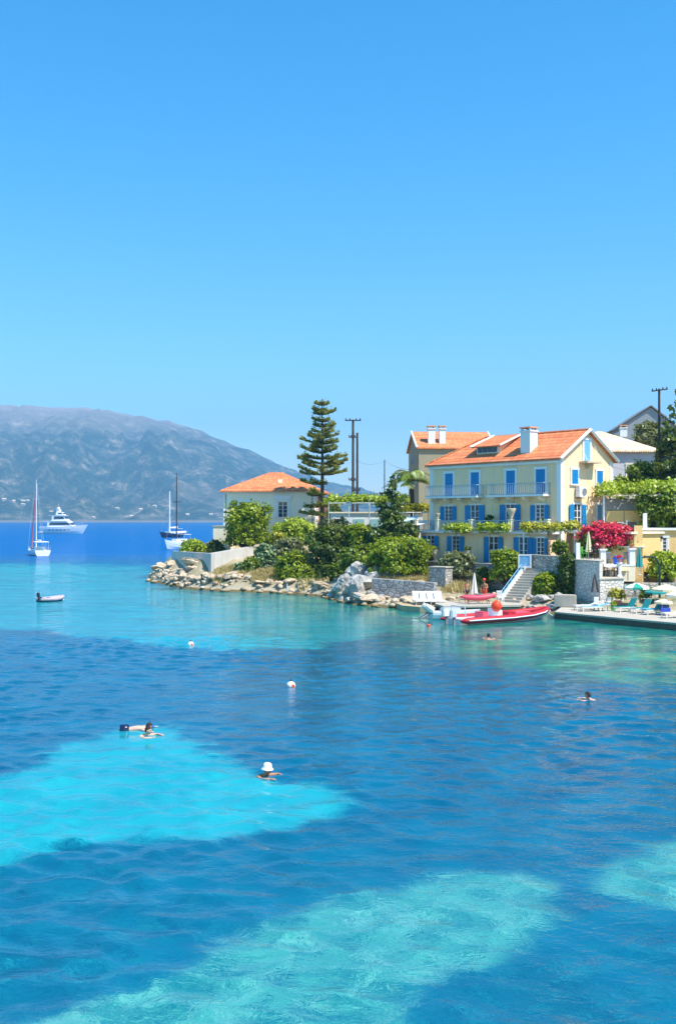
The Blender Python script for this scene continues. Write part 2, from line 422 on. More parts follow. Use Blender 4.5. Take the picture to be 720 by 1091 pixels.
# ---------------------------------------------------------------- shapes on the water
def poly_sd(px, py, poly):
    """signed distance, positive inside"""
    poly = np.array(poly, float); d2 = np.full(px.shape, 1e18); inside = np.zeros(px.shape, bool)
    n = len(poly)
    for i in range(n):
        ax, ay = poly[i]; bx, by = poly[(i + 1) % n]
        ex, ey = bx - ax, by - ay; wx, wy = px - ax, py - ay
        tt = np.clip((wx * ex + wy * ey) / (ex * ex + ey * ey + 1e-12), 0, 1)
        d2 = np.minimum(d2, (wx - ex * tt) ** 2 + (wy - ey * tt) ** 2)
        c = ((ay > py) != (by > py)); xx = (bx - ax) * (py - ay) / ((by - ay) if abs(by - ay) > 1e-12 else 1e-12) + ax
        inside ^= c & (px < xx)
    return np.where(inside, 1, -1) * np.sqrt(d2)
def gp(pts): return [(X(a, DW(b)), DW(b)) for a, b in pts]
SAND = [gp([(-260, 603), (-60, 602), (60, 601), (150, 604), (168, 612), (175, 628), (240, 634), (300, 636), (345, 640), (395, 650), (425, 660), (418, 672), (385, 680), (335, 689), (260, 693), (200, 690), (120, 680), (60, 673), (0, 670), (-260, 676)]),
        gp([(-150, 855), (-20, 834), (50, 806), (110, 781), (160, 774), (205, 784), (235, 806), (295, 828), (365, 843), (378, 856), (335, 873), (230, 893), (150, 893), (70, 902), (0, 925), (-150, 990)])]
PALE = [gp([(-40, 1110), (60, 1078), (160, 1046), (255, 1000), (325, 966), (385, 946), (465, 938), (550, 930), (582, 940), (584, 985), (560, 1012), (500, 1030), (455, 1048), (432, 1070), (428, 1110), (420, 1180), (-100, 1180)]),
        gp([(632, 930), (652, 912), (695, 900), (790, 880), (800, 965), (720, 970), (670, 960), (635, 948)])]
GREEN = [gp([(215, 626), (300, 628), (345, 632), (400, 640), (480, 650), (590, 652), (760, 662), (760, 728), (650, 724), (560, 712), (480, 696), (420, 672), (360, 654), (290, 641)])]

SHORE = [(-23.6, 130), (-21.5, 119), (-18.5, 111.5), (-15.1, 104.6), (-11, 101.2), (-5.4, 98.6), (-1.3, 94), (0, 89), (1.5, 85), (4.5, 82), (6.5, 80), (8, 79), (13.5, 79),
         (15.5, 77.5), (18, 76), (24, 72), (30, 62), (60, 45), (140, 30), (300, 20), (300, 420), (30, 420), (-2, 300), (-14, 200), (-19, 150), (-22.5, 138)]
xs = np.concatenate([-60 - np.geomspace(1, 15000, 26)[::-1], np.arange(-60, -21.5, 0.7), np.arange(-21.2, 21.21, 0.13), np.arange(21.8, 60.1, 0.7), 60 + np.geomspace(1, 15000, 26)])
yn = [9.0]
while yn[-1] < 62: yn.append(yn[-1] + 0.035 + 0.0034 * yn[-1])
ys = np.concatenate([[-300, -100, -40], np.arange(-10, 8.5, 0.7), yn, np.arange(yn[-1] + .5, 175, 0.7), 175 + np.geomspace(1, 13000, 30)])
GX, GY = np.meshgrid(xs, ys)
def gridquads(nx, ny):
    i = np.arange(nx * ny).reshape(ny, nx)
    return np.stack([i[:-1, :-1].ravel(), i[:-1, 1:].ravel(), i[1:, 1:].ravel(), i[1:, :-1].ravel()], 1)
gx, gy = GX.ravel(), GY.ravel()
me = bpy.data.meshes.new('sea')
g_ = np.random.default_rng(21); dyy = np.gradient(ys); step = np.maximum(np.repeat(dyy, len(xs)), np.tile(np.gradient(xs), len(ys))); gz_ = np.zeros_like(gx)
near = (step < 1.2)
for _ in range(90):   # a choppy little sea: many crossing wavelets
    lam = math.exp(g_.uniform(math.log(.38), math.log(1.7))); th = math.radians(78) + g_.normal() * .68; kk = 2 * PI / lam; ph = g_.uniform(0, 6.3)
    amp = .036 / kk * (1 if lam < 1.3 else .75)
    wgt = np.clip(lam / (2.4 * step) - .7, 0, 1)
    gz_ += amp * wgt * np.sin(kk * (gx * math.cos(th) + gy * math.sin(th)) + ph + .6 * np.sin(.31 * gx + .23 * gy + ph)) * near
gz_ *= .65 + .45 * np.sin(.21 * gx + .9 * np.sin(.13 * gy)) * np.sin(.17 * gy + 1.3)
calm = np.clip(np.abs(poly_sd(gx, gy, SHORE)) / 62, 0, 1); calm = .34 + .66 * calm * calm * (3 - 2 * calm); calm = np.maximum(calm, np.clip((6 - gx) / 12, 0, 1) * .9)
gz_ *= calm
V = np.stack([gx, gy, gz_], 1); Q = gridquads(len(xs), len(ys))
soft = 0.035 * np.maximum(12, np.hypot(gx, gy)); soft = soft * (1 + 2.5 * np.clip((gy - 95) / 60, 0, 1))
def field(polys, k=1.0):
    sd = np.max([poly_sd(gx, gy, p) for p in polys], 0); return np.clip(sd / (soft * k), -3, 3)
me.vertices.add(len(V)); me.vertices.foreach_set('co', V.astype('f').ravel())
me.loops.add(len(Q) * 4); me.loops.foreach_set('vertex_index', Q.astype('i').ravel())
me.polygons.add(len(Q)); me.polygons.foreach_set('loop_start', np.arange(0, len(Q) * 4, 4, dtype='i')); me.update(calc_edges=True)
for nm, fl in (('sand', field(SAND, 1.0)), ('pale', field(PALE, 1.1)), ('green', field(GREEN, 1.8)), ('calm', calm)):
    a = me.attributes.new(nm, 'FLOAT', 'POINT'); a.data.foreach_set('value', fl.astype('f'))

m, t, out = nt('sea_water')
pos = N(t, 'ShaderNodeNewGeometry').outputs['Position']
sp = t.nodes.new('ShaderNodeSeparateXYZ'); L(t, pos, sp.inputs[0])
def wav(sx, sy, rot, scale, det, ro=0.55, dist=0.0):
    mp = t.nodes.new('ShaderNodeMapping'); mp.inputs['Scale'].default_value = (sx, sy, 1); mp.inputs['Rotation'].default_value = (0, 0, R(rot)); L(t, pos, mp.inputs[0])
    n = t.nodes.new('ShaderNodeTexNoise'); n.inputs['Scale'].default_value = scale; n.inputs['Detail'].default_value = det; n.inputs['Roughness'].default_value = ro
    n.inputs['Distortion'].default_value = dist
    L(t, mp.outputs[0], n.inputs['Vector']); return n.outputs[0]
w1 = wav(0.7, 1.0, 12, 0.5, 2, 0.5, 0.3); w2 = wav(0.72, 1.0, -14, 2.0, 3, 0.6, 0.6); w0 = wav(0.4, 1.0, 6, 0.2, 4, 0.6, 0.4); w3 = wav(0.8, 1.0, 22, 5.5, 3, 0.6, 0.4)
gust = ramp(t, wav(0.4, 1.0, 8, 0.035, 3), [(0.35, 0.6), (0.65, 1.2)])
nf = t.nodes.new('ShaderNodeMapRange'); nf.inputs['From Min'].default_value = 18; nf.inputs['From Max'].default_value = 62; nf.inputs['To Min'].default_value = .45; L(t, sp.outputs[1], nf.inputs['Value'])
ff = t.nodes.new('ShaderNodeMapRange'); ff.inputs['From Min'].default_value = 45; ff.inputs['From Max'].default_value = 260; ff.inputs['To Max'].default_value = 1.5; L(t, sp.outputs[1], ff.inputs['Value'])
w0v = mth(t, 'MULTIPLY', w0, ff.outputs[0])
hgt = mth(t, 'MULTIPLY', mth(t, 'ADD', mth(t, 'MULTIPLY', mth(t, 'ADD', mth(t, 'ADD', w0v, mth(t, 'MULTIPLY', w1, 0.13)), mth(t, 'MULTIPLY', w2, 0.05)), nf.outputs[0]), mth(t, 'MULTIPLY', w3, 0.027)), mth(t, 'MULTIPLY', gust, N(t, 'ShaderNodeAttribute', attribute_name='calm').outputs['Fac']))
bp = t.nodes.new('ShaderNodeBump'); bp.inputs['Strength'].default_value = 1.0; bp.inputs['Distance'].default_value = 1.0; L(t, hgt, bp.inputs['Height'])
nrm = bp.outputs[0]
nsp = t.nodes.new('ShaderNodeSeparateXYZ'); L(t, nrm, nsp.inputs[0])
# the bottom seen through the moving surface: look it up a little off along the surface tilt
off = t.nodes.new('ShaderNodeVectorMath'); off.operation = 'MULTIPLY_ADD'; L(t, nrm, off.inputs[0]); off.inputs[1].default_value = (2.5, 2.5, 0); L(t, pos, off.inputs[2])
bpos = off.outputs[0]
edge = mth(t, 'ADD', mth(t, 'MULTIPLY', mth(t, 'SUBTRACT', noise(t, bpos, 0.28, 7, 0.72), 0.5), 3.4), mth(t, 'MULTIPLY', mth(t, 'SUBTRACT', noise(t, bpos, 1.5, 5, 0.7), 0.5), 2.6))
wob = mth(t, 'MULTIPLY', nsp.outputs[1], 0.7)
def mask(nm, lo=-0.45, hi=0.45, bias=0.0):
    a = N(t, 'ShaderNodeAttribute', attribute_name=nm).outputs['Fac']
    v = mth(t, 'ADD', mth(t, 'ADD', a, edge), mth(t, 'ADD', wob, bias))
    mr = t.nodes.new('ShaderNodeMapRange'); mr.interpolation_type = 'SMOOTHSTEP'; mr.inputs['From Min'].default_value = lo; mr.inputs['From Max'].default_value = hi
    L(t, v, mr.inputs['Value']); return mr.outputs[0]
pat = noise(t, bpos, 0.5, 5, 0.62)
deepn = mixc(t, ramp(t, pat, [(0.3, 0.0), (0.7, 1.0)]), (0.001, 0.064, 0.130), (0.002, 0.130, 0.215))
deepf = (0.000, 0.110, 0.33)
# shallower weed and sand mottling, with caustic light curls painted in, near the viewer
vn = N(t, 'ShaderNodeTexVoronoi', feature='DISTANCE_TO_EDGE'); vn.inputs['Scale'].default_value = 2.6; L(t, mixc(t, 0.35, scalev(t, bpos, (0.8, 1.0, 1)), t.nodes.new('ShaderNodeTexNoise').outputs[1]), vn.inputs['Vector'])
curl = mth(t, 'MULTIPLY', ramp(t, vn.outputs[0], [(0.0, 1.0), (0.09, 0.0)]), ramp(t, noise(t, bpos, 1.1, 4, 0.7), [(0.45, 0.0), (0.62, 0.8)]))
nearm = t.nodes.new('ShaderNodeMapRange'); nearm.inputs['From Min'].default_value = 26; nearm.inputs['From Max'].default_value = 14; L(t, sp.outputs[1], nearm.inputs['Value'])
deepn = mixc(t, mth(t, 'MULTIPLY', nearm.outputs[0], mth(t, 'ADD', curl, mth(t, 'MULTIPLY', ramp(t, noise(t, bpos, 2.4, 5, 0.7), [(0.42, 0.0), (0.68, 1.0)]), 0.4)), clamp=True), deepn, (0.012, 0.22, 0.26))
mr = t.nodes.new('ShaderNodeMapRange'); mr.inputs['From Min'].default_value = 110; mr.inputs['From Max'].default_value = 210; L(t, sp.outputs[1], mr.inputs['Value'])
c = mixc(t, mr.outputs[0], deepn, deepf)
sandc = mixc(t, ramp(t, pat, [(0.35, 0.0), (0.75, 1.0)]), (0.006, 0.24, 0.30), (0.018, 0.35, 0.38))
c = mixc(t, mask('sand'), c, sandc)
greenc = mixc(t, ramp(t, noise(t, bpos, 0.35, 4, 0.6), [(0.4, 0.0), (0.62, 1.0)]), (0.003, 0.13, 0.15), (0.03, 0.30, 0.19))
c = mixc(t, mask('green', -1.2, 1.2, -0.1), c, greenc)
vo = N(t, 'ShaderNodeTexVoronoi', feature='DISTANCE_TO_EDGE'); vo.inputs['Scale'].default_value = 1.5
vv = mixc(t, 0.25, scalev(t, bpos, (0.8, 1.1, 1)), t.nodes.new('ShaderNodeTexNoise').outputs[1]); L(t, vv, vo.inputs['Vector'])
ridg = ramp(t, vo.outputs[0], [(0.0, 1.0), (0.07, 0.0)])  # bright caustic light network, not ridges on the bottom
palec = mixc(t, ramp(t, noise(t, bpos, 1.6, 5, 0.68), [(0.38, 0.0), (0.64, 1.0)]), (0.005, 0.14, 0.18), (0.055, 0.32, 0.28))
palec = mixc(t, mth(t, 'MULTIPLY', ridg, 0.4), palec, (0.20, 0.50, 0.44))  # bright caustic light network painted into the pale patch colour
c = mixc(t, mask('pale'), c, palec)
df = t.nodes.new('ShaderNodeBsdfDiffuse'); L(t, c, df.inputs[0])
b2 = t.nodes.new('ShaderNodeBump'); b2.inputs['Strength'].default_value = 1.0; b2.inputs['Distance'].default_value = 1.0; L(t, hgt, b2.inputs['Height']); L(t, b2.outputs[0], df.inputs['Normal'])
gl = t.nodes.new('ShaderNodeBsdfGlossy'); gl.inputs['Roughness'].default_value = 0.04; L(t, nrm, gl.inputs['Normal']); gl.inputs[0].default_value = (0.85, 0.9, 0.95, 1)
fr = t.nodes.new('ShaderNodeFresnel'); fr.inputs[0].default_value = 1.33; L(t, nrm, fr.inputs['Normal'])
farf = t.nodes.new('ShaderNodeMapRange'); farf.inputs['From Min'].default_value = 70; farf.inputs['From Max'].default_value = 220; farf.inputs['To Min'].default_value = 1.1; farf.inputs['To Max'].default_value = .35; L(t, sp.outputs[1], farf.inputs['Value'])
mx = t.nodes.new('ShaderNodeMixShader'); L(t, mth(t, 'MINIMUM', mth(t, 'MULTIPLY', fr.outputs[0], farf.outputs[0]), 0.62), mx.inputs[0]); L(t, df.outputs[0], mx.inputs[1]); L(t, gl.outputs[0], mx.inputs[2])
L(t, mx.outputs[0], out.inputs[0])
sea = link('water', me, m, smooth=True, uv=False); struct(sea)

# ---------------------------------------------------------------- land
CT = np.array([(-20, 124, 1.0), (-18, 113, 0.9), (-15, 106.5, 0.9), (-12, 104, 1.2), (-7, 101, .8), (-17, 122, 3), (-13, 112, 3.2), (-11, 116, 3.6), (-9, 108, 2.2), (-8, 104, 1.6), (-9, 123, 5.5), (-9, 130, 6), (-5, 111, 4.4), (0, 106, 3.0),
    (0, 113, 5.2), (-2, 98, .9), (1, 95, 1.5), (3, 91, 2.2), (5, 92, 2.2), (2.5, 86, .4), (6, 82.5, .4), (4, 84, .3), (8, 81.5, .5), (5, 89, 1.7), (8, 88, 1.7), (9, 82, .8), (12, 81, .8), (5, 100, 3.6), (8, 106, 5), (15, 112, 5.5), (22, 112, 6.0), (10, 95, 2.9), (18, 90, 2.9), (14, 84, 1.1),
    (17, 80, .8), (22, 80, 1.0), (24, 86, 2.8), (28, 88, 3.4), (24, 96, 5), (31, 98, 9.2), (27, 102, 8.6), (40, 105, 10.5), (45, 140, 12), (10, 150, 5.8), (0, 140, 5.5), (20, 130, 6.0), (30, 130, 9), (-14, 150, 3), (30, 76, 1.2), (30, 84, 3.2), (40, 82, 6), (60, 90, 12), (26, 72, .3), (22, 73, .3),
    (100, 120, 18), (80, 200, 18), (30, 200, 7), (0, 200, 5), (0, 280, 5), (40, 280, 8), (120, 300, 22), (250, 100, 40)], float)
def land_h(x, y):
    x = np.asarray(x, float); y = np.asarray(y, float)
    num = 0; den = 0
    for cx, cyy, cz in CT:
        ww = 1 / (((x - cx) ** 2 + (y - cyy) ** 2) + 1.5) ** 1.6; num = num + ww * cz; den = den + ww
    h = num / den
    sd = poly_sd(x, y, SHORE)
    return np.where(sd > 0, np.minimum(h, 0.1 + sd * 0.9), np.maximum(sd * 0.5, -2.5)), sd
lx = np.concatenate([np.arange(-32, 62, 0.8), 62 + np.geomspace(2, 240, 18)]); ly = np.concatenate([np.arange(40, 64, 3.0), np.arange(64, 170, 0.8), 170 + np.geomspace(2, 250, 18)])
LX, LY = np.meshgrid(lx, ly); h, sd = land_h(LX.ravel(), LY.ravel())
jit = np.array([mnoise.fractal(Vector((a * 0.5, b * 0.5, 0)), 0.9, 2.1, 4) for a, b in zip(LX.ravel(), LY.ravel())])
h = h + jit * np.clip(sd, 0, 3) * 0.16
m, t, out = nt('dry_ground')
v = objco(t); n1 = noise(t, v, 0.35, 6, 0.65); n2 = noise(t, v, 3.0, 5, 0.65)
c = ramp(t, n1, [(0.38, (0.42, 0.35, 0.22)), (0.5, (0.30, 0.24, 0.13)), (0.6, (0.16, 0.17, 0.06)), (0.75, (0.09, 0.12, 0.03))])
c = mixc(t, ramp(t, n2, [(0.4, 0.0), (0.7, 0.5)]), c, (0.5, 0.45, 0.36))
zz = t.nodes.new('ShaderNodeSeparateXYZ'); L(t, v, zz.inputs[0])
low = t.nodes.new('ShaderNodeMapRange'); low.inputs['From Min'].default_value = 1.1; low.inputs['From Max'].default_value = 0.5; L(t, mth(t, 'ADD', zz.outputs[2], mth(t, 'MULTIPLY', n2, 0.6)), low.inputs['Value'])
c = mixc(t, low.outputs[0], c, mixc(t, n2, (0.62, 0.52, 0.38), (0.34, 0.28, 0.19)))
wet = t.nodes.new('ShaderNodeMapRange'); wet.inputs['From Min'].default_value = 0.42; wet.inputs['From Max'].default_value = 0.3; L(t, mth(t, 'ADD', zz.outputs[2], mth(t, 'MULTIPLY', n2, 0.3)), wet.inputs['Value'])
c = mixc(t, wet.outputs[0], c, (0.16, 0.12, 0.045))
finish(t, out, c, 0.95, n2, 0.8, 0.15)
g = fastmesh('ground', np.stack([LX.ravel(), LY.ravel(), h], 1), gridquads(len(lx), len(ly)), m, smooth=True, uv=False); struct(g)
def gz(x, y): return float(land_h(np.array([x]), np.array([y]))[0][0])

# ---------------------------------------------------------------- mountains across the bay
RID = [(-900, 505), (-700, 478), (-500, 462), (-300, 446), (-150, 438), (0, 433), (50, 431), (85, 434), (120, 440), (180, 448), (210, 457), (240, 470), (280, 487), (320, 504), (348, 515), (372, 518), (400, 525), (440, 540), (480, 549), (520, 551), (560, 549), (700, 540), (900, 520), (1100, 505), (1300, 490)]
rx = np.array([a for a, b in RID], float); ry = np.array([b for a, b in RID], float)
Y0, Y1, Y2 = 3000.0, 5000.0, 7600.0
us = np.arange(-900, 1300, 5.0); vs_ = np.linspace(0, 1, 76)
verts = []
for vv_ in vs_:
    for u in us:
        Yd = Y0 + (Y2 - Y0) * vv_; x = (u - 360) / F * Yd
        ridge = max(20.0, (HOR - np.interp(u, rx, ry)) / F * Y1 + 7)
        tt = (Yd - Y0) / (Y1 - Y0)
        if tt <= 1: s = tt * (0.50 + 0.5 * tt) if tt < .5 else 0
        prof = np.interp(tt, [0, 0.06, 0.25, 0.5, 0.75, 0.92, 1.0, 1.3, 2.3], [0, 0.025, 0.17, 0.42, 0.70, 0.93, 1.0, 0.97, 0.5])
        p = Vector((x * 0.0016, Yd * 0.0016, 1.7))
        rg = mnoise.ridged_multi_fractal(p * 1.1, 0.9, 2.1, 6, 1.0, 2.0) - 1.0
        gul = mnoise.ridged_multi_fractal(Vector((x * 0.0035 + 0.7 * mnoise.noise(p), Yd * 0.0007, 4.0)), 0.8, 2.2, 5, 1.0, 2.0) - 1.0
        amp = ridge * (math.sin(min(1, tt) * PI) * 0.17 + 0.015)
        z = ridge * prof + amp * rg * 0.8 + amp * gul * 0.8 + mnoise.fractal(p * 9, 0.9, 2, 4) * 13 * min(1, tt * 6)
        verts.append((x, Yd, max(z, 1.5 * tt * 10) if tt > 0.0 else -3))
m, t, out = nt('mountain_scrub')
v = objco(t); n1 = noise(t, v, 0.0028, 8, 0.66); n2 = noise(t, v, 0.013, 9, 0.78)
zz = t.nodes.new('ShaderNodeSeparateXYZ'); L(t, v, zz.inputs[0])
c = ramp(t, n2, [(0.40, (0.012, 0.045, 0.02)), (0.5, (0.045, 0.085, 0.04)), (0.57, (0.20, 0.19, 0.11)), (0.66, (0.60, 0.50, 0.38))])
hi = t.nodes.new('ShaderNodeMapRange'); hi.inputs['From Min'].default_value = 430; hi.inputs['From Max'].default_value = 640; L(t, mth(t, 'ADD', zz.outputs[2], mth(t, 'MULTIPLY', n1, 160)), hi.inputs['Value'])
c = mixc(t, hi.outputs[0], c, mixc(t, n2, (0.30, 0.235, 0.17), (0.78, 0.63, 0.50)))
c = mixc(t, ramp(t, n1, [(0.55, 0.0), (0.72, 0.65)]), c, (0.44, 0.35, 0.27))
# pale terraces and tracks low down
wv = N(t, 'ShaderNodeTexWave', wave_type='BANDS', bands_direction='Z'); wv.inputs['Scale'].default_value = 0.011; wv.inputs['Distortion'].default_value = 9; wv.inputs['Detail'].default_value = 3; wv.inputs['Detail Scale'].default_value = 0.25
L(t, v, wv.inputs[0])
lo = t.nodes.new('ShaderNodeMapRange'); lo.inputs['From Min'].default_value = 190; lo.inputs['From Max'].default_value = 60; L(t, zz.outputs[2], lo.inputs['Value'])
trk = mth(t, 'MULTIPLY', ramp(t, wv.outputs[0], [(0.9, 0.0), (0.97, 0.8)]), lo.outputs[0])
sho = t.nodes.new('ShaderNodeMapRange'); sho.inputs['From Min'].default_value = 9; sho.inputs['From Max'].default_value = 4; L(t, zz.outputs[2], sho.inputs['Value'])
c = mixc(t, sho.outputs[0], c, (0.34, 0.30, 0.24))
finish(t, out, c, 0.95, n2, 1.0, 40)
mt = fastmesh('mountain', np.array(verts), gridquads(len(us), len(vs_)), m, smooth=True, uv=False); struct(mt)

def mount_z(px, d):  # height of the slope near px at distance d, read back from the grid
    V_ = np.array(verts).reshape(len(vs_), len(us), 3)
    j = int(round((d - Y0) / (Y2 - Y0) * (len(vs_) - 1))); i = int(round((px + 900) / 5)); return V_[j, i]
rg = random.Random(5)
for k, (px, j) in enumerate([(6, 3), (12, 3), (20, 4), (27, 3), (34, 4), (52, 3), (97, 2), (128, 4), (139, 3), (150, 4), (158, 4), (166, 3), (205, 2), (222, 3)]):
    p = mount_z(px + rg.uniform(-3, 3), Y0 + (Y2 - Y0) * j / 75)
    o = thing('house', 'tiny white house of the far village low on the mountainside', 'house', (p[0], p[1], p[2] - 3), rg.uniform(-.5, .5), 'far white houses on the mountainside')
    W, D_, H = rg.uniform(9, 14), 8, rg.uniform(5, 7)
    MB().box(0, 0, 0, W, D_, H).build('wall', M['concrete'], o)
    MB().add([(-W / 2 - .5, -D_ / 2 - .5, H), (W / 2 + .5, -D_ / 2 - .5, H), (W / 2 + .5, D_ / 2 + .5, H), (-W / 2 - .5, D_ / 2 + .5, H), (-W / 2, 0, H + 3), (W / 2, 0, H + 3)], [(0, 1, 5, 4), (2, 3, 4, 5), (0, 4, 3), (1, 2, 5), (0, 3, 2, 1)]).build('roof', M['rooftan'], o)

# ---------------------------------------------------------------- air
m, t, out = nt('sea_haze'); pv = t.nodes.new('ShaderNodeVolumePrincipled')
pv.inputs['Color'].default_value = (0.28, 0.63, 1.0, 1); pv.inputs['Density'].default_value = 0.00020; pv.inputs['Anisotropy'].default_value = 0.0
L(t, pv.outputs[0], out.inputs['Volume'])
hz = MB().box(0, 3650, -4, 18000, 8200, 760).build('haze', m); tag(hz, 'thin blue haze over the bay', 'haze', None, 'stuff')
# ---------------------------------------------------------------- building helpers
def opening(parent, x, z0, w, h, y=0.0, rz=0.0, shut='open', shutmat=None, name='window', frame='white', fr=0.14, panes=2, leafw=None, px=None, py=None):
    """a framed window or door on a wall whose outside faces -y (before rz); origin at its sill centre"""
    shutmat = shutmat or M['blue']
    loc = (x, y, z0) if px is None else (px, py, z0)
    mb = MB(); d = 0.09
    mb.box(-w / 2 - fr / 2, -d / 2 + .02, 0, fr, d, h); mb.box(w / 2 + fr / 2, -d / 2 + .02, 0, fr, d, h)
    mb.box(0, -d / 2 + .015, h, w + 2 * fr + .06, d + .03, fr * 1.1)
    if name == 'window': mb.box(0, -.06, -.1, w + 2 * fr + .14, .2, .098)
    f = mb.build(name, M[frame], parent, loc, (0, 0, rz))
    if shut != 'closed':
        MB().box(0, -.01, 0.003, w - .01, .02, h - .006).build('pane', M['glass'], f)
        sb = MB()
        sb.box(0, -.035, 0.01, .09, .03, h - .02)
        for s in (-1, 1): sb.box(s * (w / 2 - .04), -.035, .01, .075, .03, h - .02)
        for k in range(1, 4): sb.box(0, -.032, h * k / 4, w - .16, .022, .04)
        sb.build('sash', M['white'], f)
    lw = leafw or w / 2
    for s in (-1, 1):
        mb = MB()
        if shut == 'closed':
            mb.box(s * (w / 4), -.03, .01, w / 2 - .012, .05, h - .02)
            n = max(4, int(h / 0.12))
            for k in range(n): mb.box(s * (w / 4), -.062, .06 + (h - .12) * k / n, w / 2 - .1, .014, (h - .12) / n * .55)
            mb.build('shutter', shutmat, f)
        elif shut == 'open':
            mb.box(s * (w / 2 + lw / 2 + .02), -.115, .01, lw, .045, h - .02)
            n = max(4, int(h / 0.12))
            for k in range(n): mb.box(s * (w / 2 + lw / 2 + .02), -.145, .06 + (h - .12) * k / n, lw - .1, .014, (h - .12) / n * .55)
            mb.build('shutter', shutmat, f)
    return f

def railing(parent, pts, z, h=0.95, mat=None, gap=0.22, name='railing', panel=True):
    mb = MB()
    for (a, b) in zip(pts[:-1], pts[1:]):
        a, b = Vector((*a, 0)), Vector((*b, 0)); l = (b - a).length; n = max(2, int(l / gap)); an = math.atan2(b.y - a.y, b.x - a.x)
        c = (a + b) / 2
        mb.box(c.x, c.y, z + h - .05, l, .05, .05, an); mb.box(c.x, c.y, z + .06, l, .04, .04, an)
        pass
        for k in range(n + 1):
            p = a.lerp(b, k / n); mb.box(p.x, p.y, z, .03, .03, h - .05)
    return mb.build(name, mat or M['railing'], parent)

def gable_roof(parent, x0, x1, y0, y1, z, rise, mat, hip0=0.0, hip1=0.0, ov=0.35, th=0.16):
    """ridge along x; hip0/hip1 pull the ridge ends in"""
    ym = (y0 + y1) / 2; half = (y1 - y0) / 2; dz = rise / half * ov
    a, b, c, d = (x0 - ov, y0 - ov, z - dz), (x1 + ov, y0 - ov, z - dz), (x1 + ov, y1 + ov, z - dz), (x0 - ov, y1 + ov, z - dz)
    e, f = (x0 - ov + (hip0 + ov if hip0 else 0), ym, z + rise), (x1 + ov - (hip1 + ov if hip1 else 0), ym, z + rise)
    vs = [a, b, c, d, e, f] + [(p[0], p[1], p[2] - th) for p in (a, b, c, d, e, f)]
    fs = [(0, 1, 5, 4), (2, 3, 4, 5), (3, 0, 4), (1, 2, 5), (0, 6, 7, 1), (2, 8, 9, 3)]
    if hip0: fs += [(3, 9, 6, 0), (6, 9, 10)]
    else: fs = [q for q in fs if q != (3, 0, 4)] + [(3, 9, 10, 4), (0, 4, 10, 6)]
    if hip1: fs += [(1, 7, 8, 2), (7, 11, 8)]
    else: fs = [q for q in fs if q != (1, 2, 5)] + [(1, 7, 11, 5), (2, 5, 11, 8)]
    fs += [(6, 10, 11, 7), (8, 11, 10, 9)]
    return MB().add(vs, fs).build('roof', mat, parent)

def chimney(parent, x, y, z0, z1, w, d, mat=None, top=True):
    mb = MB(); mb.box(x, y, z0, w, d, z1 - z0 - .35); mb.box(x, y, z1 - .352, w + .16, d + .16, .1)
    for dx in (-1, 1):
        for dy in (-1, 1): mb.box(x + dx * (w / 2 - .1), y + dy * (d / 2 - .1), z1 - .253, .16, .16, .2)
    c = mb.build('chimney', mat or M['white'], parent)
    if top: MB().box(x, y, z1 - .055, w + .2, d + .2, .12, 0, .9).build('chimney_cap', M['terracotta'], c)
    return c

# ---------------------------------------------------------------- the yellow villa
HA = math.atan2(-.764, .645)
villa = thing('villa', 'three storey yellow villa with blue shutters, white balconies and orange tiled roof', 'house', (8.6, 96.5, 0), HA)
LF, DP, ZE, ZR = 15.05, 7.2, 12.33, 14.65
ZB = 2.9
mb = MB(); mb.box(LF / 2, DP / 2, ZB, LF, DP, ZE - ZB)
mb.add([(LF, 0, ZE), (LF, DP, ZE), (LF, DP / 2, ZR - .02), (LF - .4, 0, ZE), (LF - .4, DP, ZE), (LF - .4, DP / 2, ZR - .02)], [(0, 1, 2), (5, 4, 3), (0, 2, 5, 3), (1, 4, 5, 2)])
mb.build('wall', M['cream'], villa)
mb = MB()
for (x, y) in ((0.0, 0.0), (LF, 0.0), (LF, DP)): MB().box(x + (-.19 if x > 1 else .19), y + (.19 if y < 1 else -.19), ZB + .01, .45, .45, ZE - ZB - .3).build('corner_pilaster', M['white'], villa)
mb = MB(); mb.box(LF / 2, -.12, ZE - .42, LF + .5, .3, .26); mb.box(LF / 2, -.06, ZE - .62, LF + .2, .2, .19)
mb.box(-.12, DP / 2, ZE - .42, .3, DP - .1, .26)
mb.build('cornice', M['white'], villa)
vroof = gable_roof(villa, 0, LF, 0, DP, ZE, ZR - ZE, M['roof'], hip0=3.6)
# white verge boards and hip ridges
sl_ = (ZR - ZE) / (DP / 2)
mb = MB(); oz = .08
for s in (0, 1):
    y0_, y1_ = (-.42, DP / 2) if s == 0 else (DP + .42, DP / 2)
    mb.tube([(LF + .36, y0_, ZE - sl_ * .42 + oz - .1), (LF + .36, y1_, ZR + oz - .1)], .15, 4)
mb.build('verge_board', M['white'], vroof)
mb = MB(); mb.tube([(-.33, -.33, ZE - .2), (3.6, DP / 2, ZR + .03)], .1, 6); mb.tube([(-.33, DP + .33, ZE - .2), (3.6, DP / 2, ZR + .03)], .1, 6); mb.tube([(3.6, DP / 2, ZR + .03), (LF + .3, DP / 2, ZR + .03)], .1, 6)
mb.build('ridge_tiles', M['roof'], vroof)
chimney(vroof, 10.8, 1.15, ZE + .3, 14.95, 1.05, 1.0)
